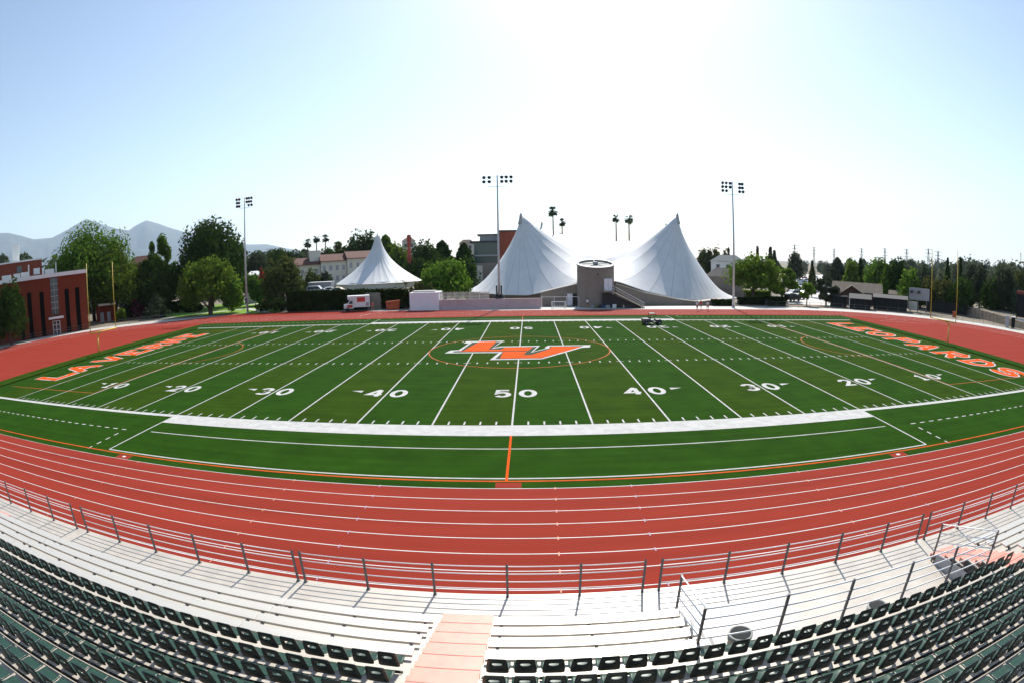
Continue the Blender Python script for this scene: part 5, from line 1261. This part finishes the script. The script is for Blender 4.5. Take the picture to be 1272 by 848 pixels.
# glass and brick building
D = 190; cx, cy = ang_xy(612, D); gb_ = thing('glass_building', 'modern building with green glass storeys and a brick block left of the tent peak', 'building', (cx, cy, 0), face_cam(cx, cy)); s_ = D / 660; BX = lambda px: (px - 612) * s_
z = [local_z(612, p, D) for p in (291, 299.5, 309, 318.5, 327)]
MB().box(BX(590), BX(621), 0, 14, 0, z[4]).build('wall', M['brown_conc'], gb_)
MB().box(BX(590), BX(621), .3, 14, z[4] + .01, z[3]).build('glass_storey', M['greenglass'], gb_)
MB().box(BX(587), BX(621), -.6, 14, z[3] + .01, z[3] + .5).build('balcony_slab', M['grey'], gb_)
MB().box(BX(590), BX(621), .3, 14, z[3] + .51, z[1] - .5).build('glass_storey', M['greenglass'], gb_)
MB().box(BX(585), BX(621), -1.2, 14, z[1] - .49, z[1]).build('balcony_slab', M['black'], gb_)
MB().box(BX(597), BX(621), 1, 14, z[1] + .01, z[0] - .3).build('upper_storey', M['grey'], gb_)
MB().box(BX(594), BX(621), -.4, 14, z[0] - .29, z[0]).build('roof', M['black'], gb_)
MB().box(BX(621.2), BX(650), -1.5, 14, 0, local_z(612, 288.5, D)).build('brick_block', M['brick_b'], gb_)
MB().box(BX(620.6), BX(650.4), -1.6, 14.1, local_z(612, 288.5, D) + .01, local_z(612, 288.5, D) + .5).build('parapet', M['black'], gb_)
MB().box(BX(591), BX(600), -4, -.7, 0, local_z(612, 330, D)).build('entrance_block', M['slat'], gb_)
for i in range(9):
    x = BX(591) + (BX(620) - BX(591)) * i / 8; MB().box(x - .06, x + .06, .2, .29, z[4] + .02, z[3] - .02).build('mullion', M['black'], gb_)
# red column sculpture
D = 150; x, y = ang_xy(509, D); sc = thing('column_sculpture', 'tall twisted rust-red column sculpture rising over the trees', 'sculpture', (x, y, 0)); zt = local_z(509, 292, D)
for i in range(9):
    z0, z1 = zt * i / 9, zt * (i + 1) / 9; a = i * .6
    mb = MB(); sq = lambda z, a, r: [(r * math.cos(a + k * pi / 2), r * math.sin(a + k * pi / 2), z) for k in range(4)]
    mb.add(sq(z0 + .01, a, .5) + sq((z0 + z1) / 2, a + .3, .72) + sq(z1 - .01, a + .6, .5), [(3, 2, 1, 0), (8, 9, 10, 11)] + [(k, (k + 1) % 4, (k + 1) % 4 + 4, k + 4) for k in range(4)] + [(k + 4, (k + 1) % 4 + 4, (k + 1) % 4 + 8, k + 8) for k in range(4)]); mb.build('column_block', M['rust'], sc)

# brick hall on the left ----------------------------------------------
Aq, Bq = Vector(ang_xy(-2, 124.2)), Vector(ang_xy(106.5, 124.8))
ux = (Aq - Bq).normalized(); L_ = (Aq - Bq).length; rzb = math.atan2(ux.y, ux.x)     # local x runs from the right corner to the left
bh = thing('brick_hall', 'red brick hall with tall narrow slots and white roof edge behind the left goal', 'building', (Bq.x, Bq.y, 0), rzb)
Rb = Matrix.Rotation(-rzb, 3, 'Z')
def fac(px, py):                                    # a point of the facade from its picture position: (along, height)
    d = ray(px, py); n = Vector((-ux.y, ux.x, 0)); o = Vector((Bq.x, Bq.y, 0)) - Vector(CP); t = o.dot(n) / d.dot(n); p = Vector(CP) + d * t - Vector((Bq.x, Bq.y, 0)); return (Rb @ p).x, p.z
nin = Vector((-ux.y, ux.x)); sg = 1 if (Rb @ Vector((nin.x, nin.y, 0))).y * (nin.dot(Bq - Vector(CP[:2]))) > 0 else -1   # local +y*sg runs into the building
yb = lambda a, b: sorted((sg * a, sg * b))
H = fac(104, 341)[1]; Hl = fac(0, 352.5)[1]; H = (H + Hl) / 2
def bb(mb, x0, x1, y0, y1, z0, z1, m=0): a, b = yb(y0, y1); return mb.box(min(x0, x1), max(x0, x1), a, b, z0, z1, m)
bb(MB(), 0, L_ + 25, 0, 24, -.2, H).build('wall', M['brick'], bh)
bb(MB(), -.3, L_ + 25.3, -.5, 24.3, H + .01, H + .8).build('roof_edge', M['trim'], bh)
bb(MB(), .1, L_ + 24.9, .3, 23.5, H + .81, H + .83).build('roof', M['metalroof'], bh)
for p0, p1 in (((37, 364), (39, 413)), ((52, 363), (54.5, 411)), ((83.5, 359), (85.5, 409)), ((96.5, 357), (98.5, 408)), ((25.5, 366), (28, 415))):
    a, b = fac(*p0), fac(*p1); xm = (a[0] + b[0]) / 2; bb(MB(), xm - .55, xm + .55, -.05, .0 - .004, 0.1, a[1]).build('window_slot', M['void'], bh)
a, b = fac(64, 346), fac(72, 391); xm = (a[0] + b[0]) / 2; hw = .95
gw = bb(MB(), xm - hw, xm + hw, -.08, -.004, 4.2, a[1]).build('stair_window', M['winglass'], bh)
for i in range(1, 6): z_ = 4.2 + (a[1] - 4.2) * i / 6; bb(MB(), xm - hw, xm + hw, -.12, -.081, z_ - .06, z_ + .06).build('transom', M['grey'], gw)
bb(MB(), xm - .05, xm + .05, -.13, -.082, 4.25, a[1] - .05).build('mullion', M['grey'], gw)
bb(MB(), xm - 1.9, xm + 1.9, -1.8, -.004, 3.35, 3.75).build('door_canopy', M['trim'], bh)
dd = bb(MB(), xm - .95, xm + .95, -.10, -.004, 0, 2.9).build('door', M['winglass'], bh)
for k in (-1, 0, 1): bb(MB(), xm + k * .9 - .06, xm + k * .9 + .06, -.14, -.101, 0, 2.9).build('door_frame', M['trim'], dd)
for k in (1.0, 2.05, 2.84): bb(MB(), xm - .84, xm + .84, -.13, -.102, k - .04, k + .04).build('door_rail', M['trim'], dd)
fx = lambda px: fac(px, 350)[0]
# set-back upper block and things on the roof
def roofz(px, py, back): d = ray(px, py); n = Vector((-ux.y, ux.x, 0)) * 1.0; o = Vector((Bq.x, Bq.y, 0)) - Vector(CP); s = 1 if nin.dot(Bq - Vector(CP[:2])) > 0 else -1; t = (o.dot(n) + s * back) / d.dot(n); p = Vector(CP) + d * t - Vector((Bq.x, Bq.y, 0)); q = Rb @ p; return q.x, q.z
x1_, zt_ = roofz(52, 322.5, 12); x0_, _ = roofz(-6, 330, 12)
bb(MB(), x0_ + 8, x1_, 12, 22, H + .84, zt_).build('upper_block', M['brick_b'], bh); bb(MB(), x0_ + 8.2, x1_ - .2, 11.8, 22.2, zt_ + .01, zt_ + .35).build('upper_roof_edge', M['trim'], bh)
for p, q, w__, m_ in (((24, 331), (24, 339), 1.5, M['winglass']), ((45.5, 333.5), (45.5, 341), 1.8, M['trim'])):
    xa_, za_ = roofz(*p, 12); _, zb__ = roofz(*q, 12); bb(MB(), xa_ - w__ / 2, xa_ + w__ / 2, 11.85, 11.99, zb__, za_).build('upper_window', m_, bh)
xc, zc = roofz(19.8, 304.5, 17); bb(MB(), xc - 1.0, xc + 1.0, 16, 18, zt_ + .36, zc).build('chimney', M['trim'], bh)
for px, back, h, w__ in ((21, 6, 1.1, 1.8), (36, 5, 2.6, .35), (31, 7, 1.2, 2.2), (70, 5, 2.4, .25), (62, 8, 1.2, 2.5), (8, 5, 1.0, 2.5), (54, 6, 1.0, .5)):
    x_, _ = roofz(px, 345, back); bb(MB(), x_ - w__ / 2, x_ + w__ / 2, back, back + min(1.6, w__), H + .84, H + .84 + h).build('roof_unit', M['trim'], bh)
# small porch building right of the hall
x, y = ang_xy(128, 142); ax = thing('porch_building', 'small dark porch building with pale flat roof behind the left goal uprights', 'building', (x, y, 0), face_cam(x, y)); zt = local_z(128, 377.5, 142)
MB().box(-2.6, 2.8, 0, 5, 0, zt - .5).build('wall', M['brick'], ax); MB().box(-1.8, 3.2, -1.2, 5.2, zt - .49, zt).build('roof', M['slat'], ax)
MB().box(-1.5, -.4, -.06, -.003, 0, 2.3).build('door', M['grey'], ax); MB().box(.5, 1.5, -.06, -.003, 0, 2.3).build('door', M['grey'], ax)
for x_ in (-1.6, 3.0): MB().box(x_ - .15, x_ + .15, -1.1, -.8, 0, zt - .5).build('column', M['brick_b'], ax)
# dark sheet and bushes put in for the shade under the left trees
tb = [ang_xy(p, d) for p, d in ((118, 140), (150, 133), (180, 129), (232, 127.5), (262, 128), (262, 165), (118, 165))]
struct('tree_shade_bed', MB().poly([(x, y, -.014) for x, y in tb]), M['bed_ground'])
for i, (px, tp, D, wd) in enumerate([(156, 380, 142, 22), (176, 372, 150, 26), (204, 374, 146, 24), (222, 374, 144, 24), (240, 376, 140, 22)]):
    tree('shrub', 'dark bush added for shade beneath the left trees, %s counted from the goal post' % ordn(i + 1), px, tp, D, wd, 'bush', M['leaf_ivy'], clear=.01, trunk=False)
# lawn and paths on the left
lw = [ang_xy(p, d) for p, d in ((205, 128), (230, 127), (262, 124), (300, 118.5), (330, 112), (345, 114), (348, 150), (300, 165), (200, 150))]
struct('lawn', MB().poly([(x, y, -.010) for x, y in lw]), M['lawn'])
pth = MB(); strip(pth, [ang_xy(p, d) for p, d in ((240, 132), (285, 131), (304, 134), (318, 124), (334, 114))], 1.6, -.004); strip(pth, [ang_xy(p, d) for p, d in ((296, 150), (322, 146), (345, 146))], 2.2, -.004)
strip(pth, [ang_xy(p, d) for p, d in ((178, 131), (215, 128.5))], 1.4, -.004); struct('garden_path', pth, M['apron'], fix=False)
q = dpt(330, 357, 142); bn = thing('picnic_shelter', 'small white-roofed picnic shelter on the far edge of the lawn', 'shelter', (q.x, q.y, 0), face_cam(q.x, q.y))
MB().box(-1.3, 1.3, -.9, .9, 2.2, 2.4).build('roof', M['trim'], bn)
for a in (-1.1, 1.1):
    for b in (-.7, .7): MB().box(a - .07, a + .07, b - .07, b + .07, 0, 2.199).build('post', M['post'], bn)
MB().box(-.8, .8, -.35, .35, .68, .75).build('table_top', M['slat'], bn)

# power pylons ---------------------------------------------------------
def pylon(label, px, top, D, arms=3, group='power line towers on the horizon'):
    x, y = ang_xy(px, D); h = local_z(px, top, D); t = thing('power_pylon', label, 'pylon', (x, y, 0), face_cam(x, y) + .3, group); mb = MB(); wb2 = h * .055; r = .16
    lv = [(h * f, wb2 * (1 - f * .82)) for f in (0, .2, .4, .6, .8, 1)]
    for (za, wa_), (zb__, wb__) in zip(lv[:-1], lv[1:]):
        ca = [(sx * wa_, sy * wa_, za) for sx, sy in ((-1, -1), (1, -1), (1, 1), (-1, 1))]; cb2 = [(sx * wb__, sy * wb__, zb__) for sx, sy in ((-1, -1), (1, -1), (1, 1), (-1, 1))]
        for i in range(4): mb.bar(ca[i], cb2[i], r, r); mb.bar(ca[i], cb2[(i + 1) % 4], r * .6, r * .6)
    mb.build('lattice', M['pylon'], t, fix=False)
    for i in range(arms): z_ = h * (.97 - i * .1); MB().bar((-h * .11, 0, z_), (h * .11, 0, z_), .22, .22).build('cross_arm', M['pylon'], t)
for i, (px, tp, D) in enumerate([(987, 304, 360), (1011, 307, 420), (1036, 309, 460), (1070, 308.5, 420), (1099, 308.5, 400), (1126, 309.5, 380), (1153, 309, 340), (1165, 312, 330)]):
    pylon('far lattice power pylon, %s from the wide street tree along the horizon' % ordn(i + 1), px, tp, D)
for i, (px, tp, D) in enumerate([(1196, 330, 200), (1221, 332, 190), (1268, 314, 230)]):
    x, y = ang_xy(px, D); t = thing('utility_pole', 'thin utility pole, %s from the right goal among the far right trees' % ordn(i + 1), 'pole', (x, y, 0), .4, 'utility poles'); h = local_z(px, tp, D); MB().tube((0, 0, 0), (0, 0, h), .14, n=6).build('pole', M['bark'], t); MB().bar((-1.2, 0, h - .6), (1.2, 0, h - .6), .12, .12).build('cross_arm', M['bark'], t)

# air -------------------------------------------------------------------
if HAZE:
    hz = MB().box(-22000, 22000, -22000, 22000, -1.2, 2150).build('haze', [], None); hz.data.materials.clear()
    m = bpy.data.materials.new('air'); m.use_nodes = True; nt = m.node_tree; nt.nodes.remove(nt.nodes['Principled BSDF'])
    pv = nt.nodes.new('ShaderNodeVolumePrincipled'); pv.inputs['Color'].default_value = (.64, .81, 1.0, 1); pv.inputs['Density'].default_value = HAZE; pv.inputs['Anisotropy'].default_value = .3
    nt.links.new(pv.outputs[0], nt.nodes['Material Output'].inputs['Volume']); hz.data.materials.append(m); tag(hz, kind='stuff'); hz.visible_shadow = True
